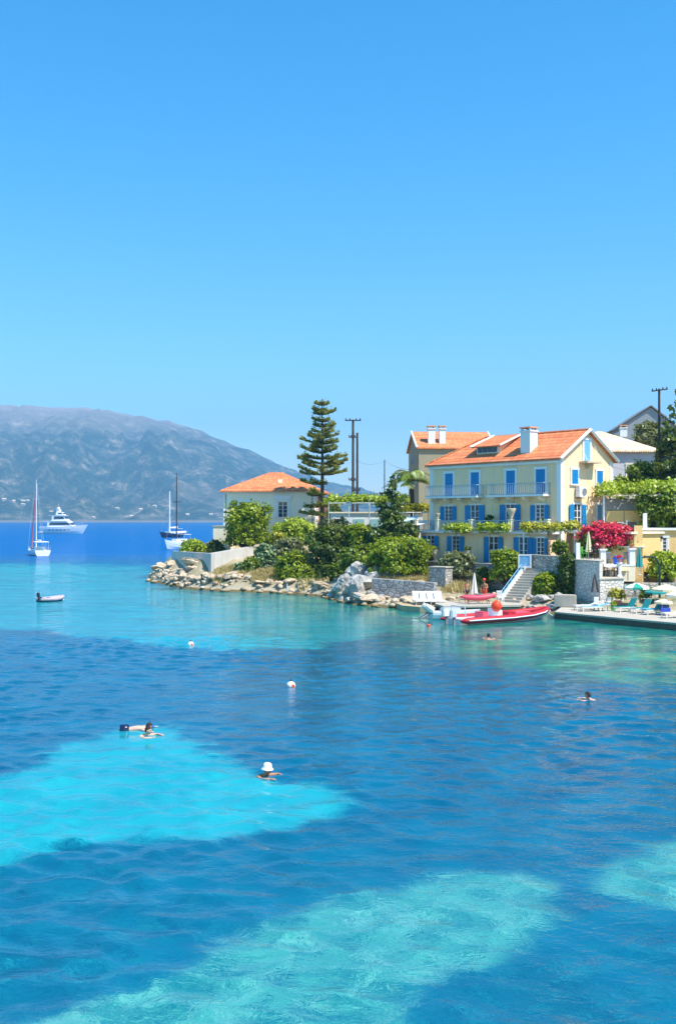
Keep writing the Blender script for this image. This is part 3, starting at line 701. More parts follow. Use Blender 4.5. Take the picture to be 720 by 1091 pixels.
# shed dormer
dx0, dx1 = 5.0, 7.7
mb = MB(); mb.prism([(dx0, .9), (dx1, .9), (dx1, 3.3), (dx0, 3.3)], ZE + .4, [13.62, 13.62, 14.45, 14.45])
dm = mb.build('dormer', M['cream'], vroof)
MB().slab([(dx0 - .35, .55, 13.6), (dx1 + .35, .55, 13.6), (dx1 + .35, 3.7, 14.78), (dx0 - .35, 3.7, 14.78)], .12).build('dormer_roof', M['roof'], dm)
mb = MB()
for s in (dx0 - .4, dx1 + .4): mb.tube([(s, .5, 13.58), (s, 3.7, 14.78)], .1, 4)
mb.build('dormer_verge', M['white'], dm)
mb = MB(); mb.box((dx0 + dx1) / 2, .87, 12.98, 2.5, .08, .58); wf = mb.build('dormer_window', M['white'], dm)
for k in range(4): MB().box(dx0 + .47 + k * .585, .8, 13.04, .5, .06, .46).build('pane', M['glass'], wf)
# third floor doors and balconies
for x in (2.46, 5.64, 9.76, 13.0): opening(villa, x, 9.16, .98, 2.1, shut='closed', name='door', fr=.2)
for (a, b) in ((.24, 6.64), (7.73, 14.0)):
    sb = MB(); sb.box((a + b) / 2, -.48, 8.98, b - a, .94, .17)
    bal = sb.build('balcony', M['white'], villa)
    n = 4; mb = MB()
    for k in range(n):
        x = a + .6 + (b - a - 1.2) * k / (n - 1)
        MB().prism([(x - .13, -.8), (x + .13, -.8), (x + .13, -.005), (x - .13, -.005)], [8.8, 8.8, 8.48, 8.48], 8.979).build('bracket', M['whitew'], bal)
    railing(bal, [(a + .05, -.03), (a + .05, -.9), (b - .05, -.9), (b - .05, -.03)], 9.15, .98)
# second floor
opening(villa, 2.4, 6.9, .95, 1.35, leafw=.5); opening(villa, 12.95, 6.9, .95, 1.35, leafw=.5)
opening(villa, 5.65, 6.12, 1.0, 2.2, name='door', leafw=.62); opening(villa, 9.72, 6.12, 1.0, 2.2, name='door', leafw=.62)
# projecting ground floor with a terrace on top
PJ = 1.25
MB().box(LF / 2 - .2, -PJ / 2, ZB + .002, LF - .4, PJ, 5.98 - ZB - .15).build('ground_floor_wall', M['cream'], villa)
terr = MB().box(LF / 2 - .35, -PJ / 2 - .17, 5.835, LF + .5, PJ + .45, .19).build('balcony', M['white'], villa)
mb = MB()
for x in (-.35, 2.3, 6.4, 10.9, LF - .3):
    mb = MB(); mb.box(x, -PJ - .12, 6.025, .34, .34, .95); mb.box(x, -PJ - .12, 6.975, .42, .42, .1); mb.build('pillar', M['whitew'], terr)
railing(terr, [(-.5, -.1), (-.5, -PJ - .12), (LF - .3, -PJ - .12)], 6.03, .95, M['railing'])
for x, wd, z0, hh, nm in ((1.37, .95, 4.1, 1.45, 'window'), (4.5, .95, 4.1, 1.45, 'window'), (8.93, 1.05, 3.3, 2.25, 'door'), (12.2, .95, 3.3, 2.25, 'door'), (14.0, .8, 4.0, 1.5, 'window')):
    opening(villa, x, z0, wd, hh, y=-PJ, name=nm, leafw=.52 if wd > .9 else .3)
# gable end (faces +x): rz turns the opening's outside to +x
def gopen(yl, z0, w, h, **k): return opening(villa, 0, z0, w, h, px=LF, py=yl, rz=R(90), **k)
gopen(3.5, 12.0, .82, 1.75, shut='closed', name='door', shutmat=M['ltblue'], fr=.2)
sb = MB(); sb.box(LF + .42, 3.5, 11.78, .84, 2.0, .14); bal = sb.build('balcony', M['urn'], villa)
MB().prism([(LF + .01, 3.35), (LF + .6, 3.35), (LF + .6, 3.65), (LF + .01, 3.65)], [11.3, 11.65, 11.65, 11.3], 11.779).build('bracket', M['urn'], bal)
for q_ in (2.5, 4.5): MB().tube([(LF + .05, q_, 13.4), (LF + .8, q_ + (.05 if q_ < 3 else -.05), 11.95)], .02, 4).build('stay_rod', M['whitew'], bal)
gopen(1.85, 10.0, .85, 1.2, shut='closed', fr=.18); gopen(5.3, 10.0, .85, 1.2, shut='closed', fr=.18)
gopen(2.15, 6.1, 1.0, 2.2, name='door', leafw=.6); gopen(5.35, 6.1, .8, 2.2, shut='closed', name='door', shutmat=M['ltblue'], fr=.2)
ac = MB().box(LF + .3, 2.35, 8.92, .42, 1.0, .85).build('air_conditioner', M['white'], villa, bevel=.02)
mb = MB(); mb.lathe([(.3, 0), (.3, .03), (.24, .03), (.22, .01)], 0, 0, 0, 16)
mb.build('fan_grille', M['grey'], ac, (LF + .52, 2.5, 9.35), (0, R(90), 0))
MB().box(LF + .25, 2.35, 8.8, .4, .7, .05).build('wall_bracket', M['grey'], ac)
# side extension with upper terrace at the gable end
ext = MB(); ext.box(LF + 3.0, DP / 2 + .6, ZB + .001, 5.98, DP - 1.6, 5.9 - ZB); ext.build('extension_wall', M['ochre'], villa)
MB().box(LF + 3.05, DP / 2 + .4, 5.905, 6.3, DP - .8, .16).build('terrace_slab', M['whitew'], villa)

# ---------------------------------------------------------------- the smaller house on the point
hp = thing('bungalow', 'single storey cream house with hipped orange roof on the point', 'house', (X(240, 121), 121, 5.0), R(-7))
W, D_, ZT = 10.4, 9.0, 5.35
MB().box(W / 2, D_ / 2, 0, W, D_, ZT).build('wall', M['creamwhite'], hp)
mb = MB(); mb.box(W / 2, D_ / 2, ZT - .02, W + .5, D_ + .5, .22); mb.box(W / 2, D_ / 2, ZT - .3, W + .2, D_ + .2, .275); mb.build('cornice', M['white'], hp)
r_ = gable_roof(hp, 0, W, 0, D_, ZT + .36, 2.05, M['roof'], hip0=4.4, hip1=4.4, ov=.6)
MB().box(W * .6, 1.6, ZT + 1.0, .5, .5, .45, 0, .8).build('roof_vent', M['whitew'], r_)
opening(hp, 6.85, 2.35, 1.15, 1.75, shut='none', frame='white', fr=.25); opening(hp, 2.2, 2.35, 1.15, 1.75, shut='none', fr=.25)
MB().box(6.85, -.12, 4.35, 2.0, .2, .5).build('lintel', M['white'], hp)
for q_ in (W + .02, -.02): MB().box(q_, .2, 0.01, .4, .4, ZT - .35).build('corner_pilaster', M['white'], hp)
opening(hp, 0, 2.2, .8, 2.2, px=W, py=3.0, rz=R(90), shut='none')
MB().box(W + 1.0, D_ - 2.4, 0, 2.0, 4.6, ZT - .6).build('rear_wing', M['brick'], hp)
MB().slab([(W + .1, 3.9, ZT - .1), (W + 2.5, 3.9, ZT - .5), (W + 2.5, D_ + .3, ZT - .5), (W + .1, D_ + .3, ZT - .1)], .14).build('wing_roof', M['roof'], hp)
# low white outbuilding below it
o = thing('outbuilding', 'low whitewashed flat roofed block beside the sea wall on the point', 'shed', (X(236, 117), 117, 2.8), R(-6))
MB().box(0, 1.5, 0, 1.9, 3, Z(561, 117) - 2.8).build('wall', M['whitew'], o); MB().box(0, 1.5, Z(561, 117) - 2.8 + .003, 2.05, 3.15, .12).build('roof', M['concrete'], o)

# ---------------------------------------------------------------- houses behind the villa
hb = thing('rear_house', 'beige house with two white chimneys and orange roof behind the villa', 'house', (X(446, 113), 113, 4.8), R(4))
W, D_, ZT = 8.2, 8, Z(476, 113) - 4.8
MB().box(W / 2, D_ / 2, 0, W, D_, ZT).add([(0, 0, ZT), (0, D_, ZT), (0, D_ / 2, ZT + 1.85), (.3, 0, ZT), (.3, D_, ZT), (.3, D_ / 2, ZT + 1.85)], [(0, 2, 1), (3, 4, 5), (0, 3, 5, 2), (1, 2, 5, 4)]).add([(W, 0, ZT), (W, D_, ZT), (W, D_ / 2, ZT + 1.85), (W - .3, 0, ZT), (W - .3, D_, ZT), (W - .3, D_ / 2, ZT + 1.85)], [(0, 1, 2), (3, 5, 4), (0, 2, 5, 3), (1, 4, 5, 2)]).build('wall', M['olivew'], hb)
r_ = gable_roof(hb, 0, W, 0, D_, ZT + .05, 1.95, M['roof'], ov=.25)
mb = MB()
for s in (-.27, W + .27): mb.tube([(s, -.25, ZT - .05), (s, D_ / 2, ZT + 2.05)], .11, 4)
mb.build('verge_board', M['white'], r_)
chimney(r_, 1.55, 1.1, ZT + .35, ZT + 2.35, .78, .7, M['white']); chimney(r_, 2.75, 1.1, ZT + .35, ZT + 2.35, .66, .7, M['white'])
ad = MB().lathe([(.05, 0), (.4, .12), (.45, .16)], 0, 0, 0, 12).build('satellite_dish', M['grey'], hb, (-.45, .3, ZT - 1.5), (0, R(-80), R(20)))
opening(hb, 0, ZT - 4.2, .9, 1.6, px=0, py=2, rz=R(-90), shut='none', frame='grey')
opening(hb, 1.9, ZT - 4.2, .9, 1.3, shut='none', frame='whitew')

ht = thing('tan_roof_house', 'pale grey walled house with a pale tan hipped roof right of the villa', 'house', (X(606, 104), 104, 6.5), R(3))
W, D_, ZT = 9.1, 9.4, Z(479, 104) - 6.5
MB().box(W / 2, D_ / 2, 0, W, D_, ZT).build('wall', M['greyw'], ht)
gable_roof(ht, 0, W, 0, D_, ZT + .12, 2.15, M['rooftan'], hip0=4.3, hip1=4.3, ov=.45)
opening(ht, 6.3, ZT - 2.7, .8, 1.2, shut='closed', frame='whitew', shutmat=M['grey'])

hg = thing('slate_house', 'grey gabled house with a small chimney rising behind the tan roof', 'house', (X(654, 135), 135, 9), R(-6))
W, D_, ZT = 8.3, 9, Z(458, 135) - 9
rise = Z(434, 135) - Z(458, 135)
MB().box(W / 2, D_ / 2, 0, W, D_, ZT).add([(0, 0, ZT), (W, 0, ZT), (W * .56, 0, ZT + rise), (0, D_, ZT), (W, D_, ZT), (W * .56, D_, ZT + rise)], [(0, 1, 2), (3, 5, 4), (0, 2, 5, 3), (1, 4, 5, 2)]).build('wall', plain('blue_grey_render', (0.27, 0.30, 0.33), 0.9, 0.1), hg)
mb = MB(); mb.slab([(-.3, -.3, ZT - .15), (W * .56, -.3, ZT + rise + .12), (W * .56, D_ + .3, ZT + rise + .12), (-.3, D_ + .3, ZT - .15)][::-1], .14); mb.slab([(W * .56, -.3, ZT + rise + .12), (W + .3, -.3, ZT - .15), (W + .3, D_ + .3, ZT - .15), (W * .56, D_ + .3, ZT + rise + .12)][::-1], .14)
r_ = mb.build('roof', M['roofgrey'], hg)
chimney(r_, 1.0, -.9, ZT - 1.0, ZT + .45, .9, .8, M['white'])

# white garden buildings left of the villa
wb = thing('garden_building', 'low white garden building with pale turquoise panels behind the cypress', 'shed', (X(352, 107), 107, 4.6), R(-3))
W = 9.5
MB().box(W / 2, 1.5, 0, W, 3, 3.1).build('wall', M['white'], wb); MB().box(W / 2, 1.5, 3.103, W + .3, 3.3, .14).build('roof', M['whitew'], wb)
for k in range(5): MB().box(1.2 + k * 1.75, -.03, 1.2, 1.1, .06, 1.3).build('panel', plain('turquoise_panel', (0.30, 0.52, 0.52), 0.7, .1), wb)
MB().box(6.1, -.04, 2.6, 1.8, .07, .35).build('signboard', M['terracotta'], wb)
pg = thing('pergola', 'white metal pergola rail with vines left of the villa', 'pergola', (X(350, 103), 103, 4.4), 0)
W = (437 - 350) / F * 103; zt = Z(536, 103) - 4.4
mb = MB()
for y in (0, 2): mb.tube([(0, y, zt), (W, y, zt)], .035, 6)
for k in range(12): mb.tube([(W * k / 11, 0, zt + .05), (W * k / 11, 2, zt + .05)], .03, 5)
mb.build('beam', M['white'], pg)
for k in range(5):
    for y in (0, 2): MB().tube([(W * k / 4, y, 0), (W * k / 4, y, zt)], .03, 6).build('post', M['white'], pg)
V, Q, r = leafcloud([(W * (k + .5) / 9, 1.1, zt + .3, .7, 1.0, .4) for k in range(9)], 2800, .17, 31, spread=.45)
fastmesh('vine', V, Q, M['leaf_lime'], pg, r)
pg2 = thing('pergola', 'white post pergola under yellow green vines against the villa wall', 'pergola', (X(424, 100), 100, 4.2), 0)
W = 2.9; zt = Z(546, 100) - 4.2
for k in range(3): MB().tube([(W * k / 2, 0, 0), (W * k / 2, 0, zt)], .05, 6).build('post', M['white'], pg2)
mb = MB(); mb.tube([(0, 0, zt), (W, 0, zt)], .05, 6); mb.tube([(0, 1.6, zt), (W, 1.6, zt)], .05, 6)
for k in range(5): mb.tube([(W * k / 4, 0, zt + .04), (W * k / 4, 1.6, zt + .04)], .03, 5)
mb.build('beam', M['white'], pg2)
V, Q, r = leafcloud([(W * (k + .5) / 4, .8, zt + .35, .6, .8, .45) for k in range(4)], 1500, .17, 33, spread=.45)
fastmesh('vine', V, Q, M['leaf_yellow'], pg2, r)

# ---------------------------------------------------------------- terraces, walls, quay
def hv(x, y): c, s = math.cos(HA), math.sin(HA); return (8.6 + x * c - y * s, 96.5 + x * s + y * c)
def walled(name, label, poly, z0, z1, mat, cap=None, cat='wall', capw=.12, top=True):
    cxm = sum(p[0] for p in poly) / len(poly); cym = sum(p[1] for p in poly) / len(poly)
    o = thing(name, label, cat, (cxm, cym, z0))
    pl = [(p[0] - cxm, p[1] - cym) for p in poly]
    zt = [z - z0 for z in z1] if isinstance(z1, list) else z1 - z0
    MB().prism(pl, 0, zt).build('masonry', mat, o)
    if cap:
        k = [(x * (1 + capw / max(1, math.hypot(x, y))), y * (1 + capw / max(1, math.hypot(x, y)))) for x, y in pl]
        b = [z + .003 for z in zt] if isinstance(zt, list) else zt + .003
        MB().prism(k, b, [z + .09 for z in b] if isinstance(b, list) else b + .09).build('coping', cap, o)
    return o
A, B, C_, E = hv(-1.2, -3.6), hv(15.3, -3.2), hv(15.3, 6), hv(-1.2, 3)
walled('villa_terrace', 'long grey stone retaining wall and terrace in front of the villa', [A, B, C_, E], .6, 3.25, M['stone'], M['concrete'], 'terrace')
def wall_line(name, label, a, b, z0, za, zb, th=.4, mat=None, cap=None):
    dx, dy = b[0] - a[0], b[1] - a[1]; l = math.hypot(dx, dy); nx, ny = -dy / l * th, dx / l * th
    return walled(name, label, [a, b, (b[0] + nx, b[1] + ny), (a[0] + nx, a[1] + ny)], z0, [za, zb, zb, za], mat or M['stone'], cap, 'wall', .1)
PA, PB_, PC, PD, PE = (X(183, 120), 120), (X(204, 113.5), 113.5), (X(225, 108), 108), (X(270, 112.5), 112.5), (X(318, 109), 109)
wall_line('garden_wall', 'shaded left face of the worn plaster sea wall on the point', PA, PC, .5, 3.4, 3.5, .4, M['wallplaster'])
wall_line('garden_wall', 'sunlit front face of the worn plaster sea wall on the point', PC, PD, .5, 3.5, 4.15, .4, M['wallplaster'])
wall_line('garden_wall', 'dark rough wall continuing right behind the prickly pear', (PD[0] + .4, PD[1]), PE, 1.2, 4.1, 4.5, .4, M['stone'])
wall_line('sea_wall', 'low grey stone sea wall under the round pine bush', (X(396, 86.4), 86.4), (X(462, 83.8), 83.8), -.6, 2.1, 1.9, .8, M['stone3'])
wall_line('stone_wall', 'square stone wall stub with flat top behind the white loungers', (X(457, 86.5), 86.5), (X(474, 85.6), 85.6), .3, Z(605, 86), Z(605, 86), 1.2, M['stone'], M['concrete'])
wall_line('parapet_wall', 'stone parapet wall beside the blue gate', (X(563, 83.2), 83.2), (X(602, 79.8), 79.8), .6, Z(592, 83), Z(594, 80), .45, M['stone'], M['concrete'])
tw = [(X(611, 79.5), 79.5), (X(638, 76), 76), (X(645, 81), 81), (X(619, 84), 84)]
walled('terrace_tower', 'tall whitish stone bastion with pale shaded face above the bathing quay', tw, .3, Z(598, 77.5), M['stone2'], M['concrete'], 'terrace')
lt = [(X(638.5, 76.03), 76.03), (X(664, 77.5), 77.5), (X(664, 85), 85), (X(646, 82), 82)]
walled('terrace_wall', 'lower sunlit stone terrace wall right of the bastion', lt, .3, Z(617, 76.8), M['stone2'], M['concrete'], 'terrace')
rt = [(X(664.5, 78.5), 78.5), (X(700, 80), 80), (X(740, 80), 80), (X(740, 88), 88), (X(664.5, 86), 86)]
walled('terrace_wall', 'rough stone terrace wall behind the parasols at the right edge', rt, .3, 2.1, M['stone'], None, 'terrace')
walled('upper_terrace', 'ochre walled terrace below the bougainvillea', [(X(640, 82.2), 82.2), (X(684, 80.6), 80.6), (X(690, 88), 88), (X(640, 90), 90)], .6, Z(583, 82), M['ochre'], M['whitew'], 'terrace')
# bathing quay
dk = [(X(590, 73.3), 73.3), (X(650, 69.3), 69.3), (X(726, 65), 65), (X(800, 62), 62), (X(800, 81), 81), (X(604, 81), 81)]
o = thing('bathing_quay', 'pale concrete bathing quay with dark wet edge on the right', 'quay', (0, 0, 0))
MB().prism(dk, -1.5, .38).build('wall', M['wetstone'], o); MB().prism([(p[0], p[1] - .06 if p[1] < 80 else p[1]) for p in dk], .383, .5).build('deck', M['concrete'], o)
qk = [(X(463, 78.6), 78.6), (X(472, 76.2), 76.2), (X(553, 77.2), 77.2), (X(560, 80), 80), (X(466, 81), 81)]
o = thing('mooring_quay', 'grey stone mooring quay behind the red inflatable boat', 'quay', (0, 0, 0))
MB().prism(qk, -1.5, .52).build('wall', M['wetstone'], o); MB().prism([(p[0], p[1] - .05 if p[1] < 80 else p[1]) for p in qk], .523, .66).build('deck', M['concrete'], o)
o = thing('bathing_ledge', 'low tan rock ledge in front of the white loungers', 'ledge', (0, 0, 0))
le = [(X(420, 82.6), 82.6), (X(428, 79.6), 79.6), (X(447, 78.2), 78.2), (X(464, 77.8), 77.8), (X(468, 82), 82), (X(440, 85), 85)]
MB().prism(le, -1.2, .42).build('rock', plain('tan_ledge', (0.48, 0.37, 0.22), .9, .35, 1.5, bs=.6), o)
# stairs from the quay to the terrace
st = thing('staircase', 'white stone staircase climbing from the quay to the blue gate', 'stairs', (0, 0, 0))
a, b = Vector((X(543, 79.5), 79.5, .66)), Vector((X(571, 83), 83, 3.3)); n = 14; mb = MB()
dr = Vector((b.x - a.x, b.y - a.y, 0)).normalized(); sd_ = Vector((dr.y, -dr.x, 0)) * .85
for k in range(n):
    p = a.lerp(b, k / n); q = a.lerp(b, (k + 1) / n)
    mb.prism([(p.x + sd_.x, p.y + sd_.y), (q.x + sd_.x, q.y + sd_.y), (q.x - sd_.x, q.y - sd_.y), (p.x - sd_.x, p.y - sd_.y)][::1], -.2, q.z)
mb.build('steps', M['concrete'], st)
p0, p1 = a - sd_, b - sd_
mb = MB(); mb.add([(p0.x, p0.y, p0.z - .4), (p1.x, p1.y, p1.z - .4), (p1.x, p1.y, p1.z + .35), (p0.x, p0.y, p0.z + .35)] + [(p0.x + .12, p0.y - .1, p0.z - .4), (p1.x + .12, p1.y - .1, p1.z - .4), (p1.x + .12, p1.y - .1, p1.z + .35), (p0.x + .12, p0.y - .1, p0.z + .35)], [(0, 1, 2, 3), (7, 6, 5, 4), (3, 2, 6, 7), (0, 3, 7, 4), (1, 5, 6, 2), (0, 4, 5, 1)]).build('stringer_wall', M['white'], st)
mb = MB()
for h_ in (.5, .78): mb.tube([p0 + Vector((.05, -.05, h_)), p1 + Vector((.05, -.05, h_))], .028, 5)
for k in range(9): q = p0.lerp(p1, k / 8) + Vector((.05, -.05, 0)); mb.tube([q + Vector((0, 0, .3)), q + Vector((0, 0, .78))], .02, 5)
mb.build('handrail', M['ltblue'], st)
gt = thing('gate', 'light blue framed wooden gate standing open at the top of the stairs', 'gate', (X(558.5, 82.6), 82.6, 3.15), R(-20)); gt.scale = (.85, 1, .88)
mb = MB(); mb.box(-.55, 0, 0, .12, .12, 1.25); mb.box(.55, 0, 0, .12, .12, 1.25); mb.box(0, 0, 1.13, 1.1, .1, .12); mb.box(0, 0, .05, 1.1, .1, .12); mb.build('frame', M['white'], gt)
mb = MB()
for k in range(7): mb.box(-.42 + k * .14, .0, .17, .115, .05, .96)
mb.build('board', M['ltblue'], gt)

# ---------------------------------------------------------------- yellow building at the right edge
yb = thing('annex', 'yellow annex with one small white framed window under a leafy terrace', 'house', (X(686, 84), 84, 2.2), R(-4))
W, ZT = 9, Z(565, 84) - 2.2
MB().box(W / 2, 3, 0, W, 6, ZT).build('wall', M['ochre'], yb); MB().box(W / 2 - .05, 2.95, ZT + .002, W + .3, 6.3, .2).build('coping', M['white'], yb)
opening(yb, 1.42, Z(588, 84) - 2.2, .75, 1.15, shut='none', fr=.16)
sh = MB().box(1.22, -.05, Z(588, 84) - 2.19, .4, .06, 1.1).build('shutter', M['whitew'], yb)
MB().box(.12, .4, ZT + .2, .3, .3, 1.2).build('post', M['white'], yb)
# lamp on wall
MB().lathe([(.03, 0), (.12, .03), (.1, .16), (.02, .2)], 1.35, -.14, Z(574, 84) - 2.2, 8).build('wall_lamp', M['dark'], yb)

# pergola roof with vines at the right, and dining terrace under it
pr = thing('pergola', 'large pergola covered with bright green vines over the side terrace', 'pergola', (X(640, 86), 86, 5.9), R(-3))
W = X(700, 86) - X(640, 86) + 3.4; zt = Z(528, 86) - 5.9; mb = MB()
for y in (-.6, 3.4): mb.box(W / 2, y, zt - .07, W, .1, .14)
for k in range(15): mb.box(.2 + k * (W - .4) / 14, 1.4, zt + .072, .06, 4.6, .1)
mb.build('beam', M['whitew'], pr)
for x in (.1, W / 2 - .6, W - .1): MB().box(x, -.6, -.1, .13, .13, zt + .02).build('post', M['white'], pr)
V, Q, r = leafcloud([(W * (k + .5) / 10, .4 + 1.2 * (k % 2), zt + .45 + .12 * math.sin(k * 1.9), .8, 1.7, .42 + .03 * k) for k in range(11)], 9500, .19, 41, spread=.42)
fastmesh('vine', V, Q, M['leaf_lime'], pr, r)
V, Q, r = leafcloud([(W * .40, -.5, zt - .5, .35, .4, .9), (W * .42, -.5, zt - 1.3, .3, .3, .6)], 800, .17, 42, spread=.5)
fastmesh('hanging_vine', V, Q, M['leaf_mid'], pr, r)
mb = MB(); mb.box(W * .26, 2.6, 0, W * .5, .12, zt - .2); mb.build('back_panel', M['greyw'], pr)
aw = thing('awning', 'ochre cloth windbreak panels hanging under the vine pergola', 'awning', (X(645, 86.6), 86.6, Z(556, 86.6)), R(-3))
for k in range(2): MB().box(.75 + k * 1.5, 0, 0, 1.44, .04, .95).build('cloth_panel', M['yellowcloth'], aw)
mb = MB(); mb.tube([(0, 0, .97), (3.0, 0, .97)], .03, 5); mb.build('rod', M['dark'], aw)

# trellis beams along the villa terrace with yellow and green vines
def vinebeam(label, a, b, za, n, mat, seed, post=True, group=None):
    o = thing('vine_trellis', label, 'vine', (a[0], a[1], 3.25), 0, group); v = Vector((b[0] - a[0], b[1] - a[1], 0)); z = za - 3.25
    mb = MB(); mb.tube([(0, 0, z), (v.x, v.y, z)], .05, 6); mb.tube([(.45, .5, z), (v.x + .45, v.y + .5, z)], .05, 6); mb.build('beam', M['white'], o)
    if post:
        for k in (0.04, .96): MB().tube([(v.x * k, v.y * k, 0), (v.x * k, v.y * k, z)], .06, 6).build('post', M['white'], o)
    k = max(3, int(v.length / .8))
    bl = [(v.x * (i + .5) / k + .2, v.y * (i + .5) / k + .2, z + .2 + .08 * math.sin(i * 2.1), .55, .55, .32) for i in range(k)]
    V, Q, r = leafcloud(bl, n, .16, seed, spread=.5); fastmesh('foliage', V, Q, M[mat], o, r)
    s = MB(); s.tube([(v.x * .5, v.y * .5, 0), (v.x * .46, v.y * .5, z * .5), (v.x * .5, v.y * .5, z)], [.05, .04, .03], 6); s.build('stem', M['bark'], o)
    return o
vinebeam('yellow green vine on the beam under the left balcony', hv(4.4, -2.4), hv(6.7, -2.4), 6.05, 1500, 'leaf_lime', 51, post=False)
vinebeam('yellow green vine on the beam in the middle of the facade', hv(7.9, -2.4), hv(11.2, -2.4), 6.05, 2100, 'leaf_lime', 52, post=False)
vinebeam('golden yellow vine on the beam at the villa corner', hv(12.9, -2.4), hv(17.4, -1.0), 6.15, 2500, 'leaf_yellow', 53)
for x, l in ((3.6, 'weathered stone urn on the terrace wall left of the vines'), (7.5, 'weathered stone urn on the terrace wall between two blue shutters')):
    o = thing('urn', l, 'urn', (*hv(x, -3.0), 3.34)); MB().lathe([(.22, 0), (.22, .08), (.1, .16), (.1, .3), (.3, .5), (.34, .8), (.28, .95), (.34, 1.02)], seg=12).build('body', M['urn'], o, smooth=True)
    V, Q, r = leafcloud([(0, 0, 1.15, .3, .3, .2)], 120, .12, int(x * 10)); fastmesh('plant', V, Q, M['leaf_mid'], o, r)
for x, l in ((10.95, 'big cream urn on the balcony pillar near the villa corner'), (2.3, 'small cream urn on the balcony pillar by the left window')):
    k = 1.0 if x > 5 else .6
    tag(MB().lathe([(.2 * k, 0), (.14 * k, .12 * k), (.3 * k, .5 * k), (.42 * k, .85 * k), (.4 * k, .9 * k)], seg=12).build('urn', M['urn'], None, (*hv(x, -PJ - .12), 7.08), smooth=True), l, 'urn')

# ---------------------------------------------------------------- rocks
def rockmesh(rx_, ry_, rz_, seed):
    bm = bmesh.new(); bmesh.ops.create_icosphere(bm, subdivisions=4, radius=1)
    rg = random.Random(seed); cuts = [(Vector((rg.gauss(0, 1), rg.gauss(0, 1), rg.gauss(0, .8))).normalized(), rg.uniform(.55, .9)) for _ in range(16)]
    for v in bm.verts:
        p = v.co.copy()
        for nrm_, dd in cuts:
            k = p.dot(nrm_)
            if k > dd: p -= nrm_ * (k - dd) * .93
        p *= 1 + .16 * mnoise.ridged_multi_fractal(p * 1.6 + Vector((seed, 0, 0)), .9, 2.2, 4, 1.0, 2.0) - .16
        v.co = Vector((p.x * rx_, p.y * ry_, p.z * rz_))
    me = bpy.data.meshes.new('boulder'); bm.to_mesh(me); bm.free(); return me
def rockmat(name, c1, c2, c3):
    m, t, out = nt(name); v = objco(t); n1 = noise(t, v, 1.2, 7, .68); n2 = noise(t, v, 7, 4, .6)
    c = ramp(t, n1, [(.32, c3), (.46, c2), (.62, c1)])
    c = mixc(t, ramp(t, n2, [(.35, .35), (.6, 0.0)]), c, c3)
    sp_ = t.nodes.new('ShaderNodeSeparateXYZ'); L(t, N(t, 'ShaderNodeNewGeometry').outputs['Position'], sp_.inputs[0])
    wet = t.nodes.new('ShaderNodeMapRange'); wet.inputs['From Min'].default_value = .42; wet.inputs['From Max'].default_value = .2; L(t, mth(t, 'ADD', sp_.outputs[2], mth(t, 'MULTIPLY', n1, .25)), wet.inputs['Value'])
    c = mixc(t, wet.outputs[0], c, (.17, .12, .04))
    finish(t, out, c, .92, mth(t, 'ADD', n1, mth(t, 'MULTIPLY', n2, .4)), .9, .12); return m
M['rock_pale'] = rockmat('pale_limestone', (.72, .57, .40), (.56, .43, .29), (.27, .19, .12))
M['rock_grey'] = rockmat('grey_limestone', (.62, .57, .50), (.40, .38, .35), (.14, .13, .12))
protos = [rockmesh(1, .8, .62, s) for s in range(7)]
rg = random.Random(11)
def boulder(px, d, size, mat, label, group, flat=1.0, k=None):
    me = protos[k if k is not None else rg.randrange(7)]; me = me.copy()
    x = X(px, d); z = max(gz(x, d), -.1)
    o = link('boulder', me, M[mat], None, (x, d, z + size * .18), (rg.uniform(-.3, .3), rg.uniform(-.3, .3), rg.uniform(0, 6.3)))
    o.scale = (size * rg.uniform(.85, 1.25), size * rg.uniform(.85, 1.2), size * rg.uniform(.8, 1.15) * flat)
    return tag(o, label, 'rock', group)
G1 = 'pale boulders on the tip of the point'; L1 = 'pale sunlit limestone boulder heaped below the plaster sea wall'
for (a, d, s) in ((168, 129, 1.0), (174, 122, 1.1), (178, 116, 1.0), (183, 118, 1.3), (186, 111, 1.0), (190, 114.5, 1.2), (196, 109, 1.1), (196, 112.5, 1.3), (204, 106.5, 1.0), (205, 109.5, 1.0), (206, 111, 1.5), (212, 105, .9), (216, 106.2, 1.1), (221, 104.5, .9), (228, 104, .9), (236, 103.4, .8), (246, 102.8, .9), (256, 102.6, .7), (265, 101.8, .7), (181, 113.5, .8), (200, 106, .7), (232, 106, .8), (188, 108.8, .7), (270, 103.5, .8), (243, 105.2, .7)):
    boulder(a, d, s * rg.uniform(.75, .98), 'rock_pale', L1, G1, .62)
G2 = 'low rocks along the path'; L2 = 'low tan rock at the waterline below the shrubs'
for (a, d, s) in ((276, 100.6, .6), (287, 100.2, .7), (298, 99.6, .5), (309, 99.2, .8), (322, 98.6, .6), (334, 97.0, .6), (343, 95.6, .7), (350, 93.5, .7)):
    boulder(a, d, s, 'rock_pale', L2, G2, .55)
G3 = 'jagged grey rocks left of the sea wall'; L3 = 'jagged grey blue rock below the round pine bush'
for (a, d, s, f) in ((354, 91.5, 1.0, .9), (362, 91, 1.3, 1.1), (369, 90.5, 1.5, 1.3), (374, 88.5, 1.5, 1.25), (381, 87.8, 1.5, 1.3), (388, 88.5, 1.7, 1.2), (384, 90.8, 1.7, 1.5), (378, 93, 1.5, 1.4), (398, 89.5, 1.6, 1.2), (408, 90.2, 1.4, 1.1), (395, 86.6, .9, .9), (372, 86.6, .8, .7), (384, 85.4, .9, .6), (365, 88.3, .8, .8), (404, 85.6, .8, .8), (415, 86.2, .7, .8), (424, 89.5, 1.2, .8)):
    boulder(a, d, s * .72, 'rock_grey', L3, G3, f * 1.15)
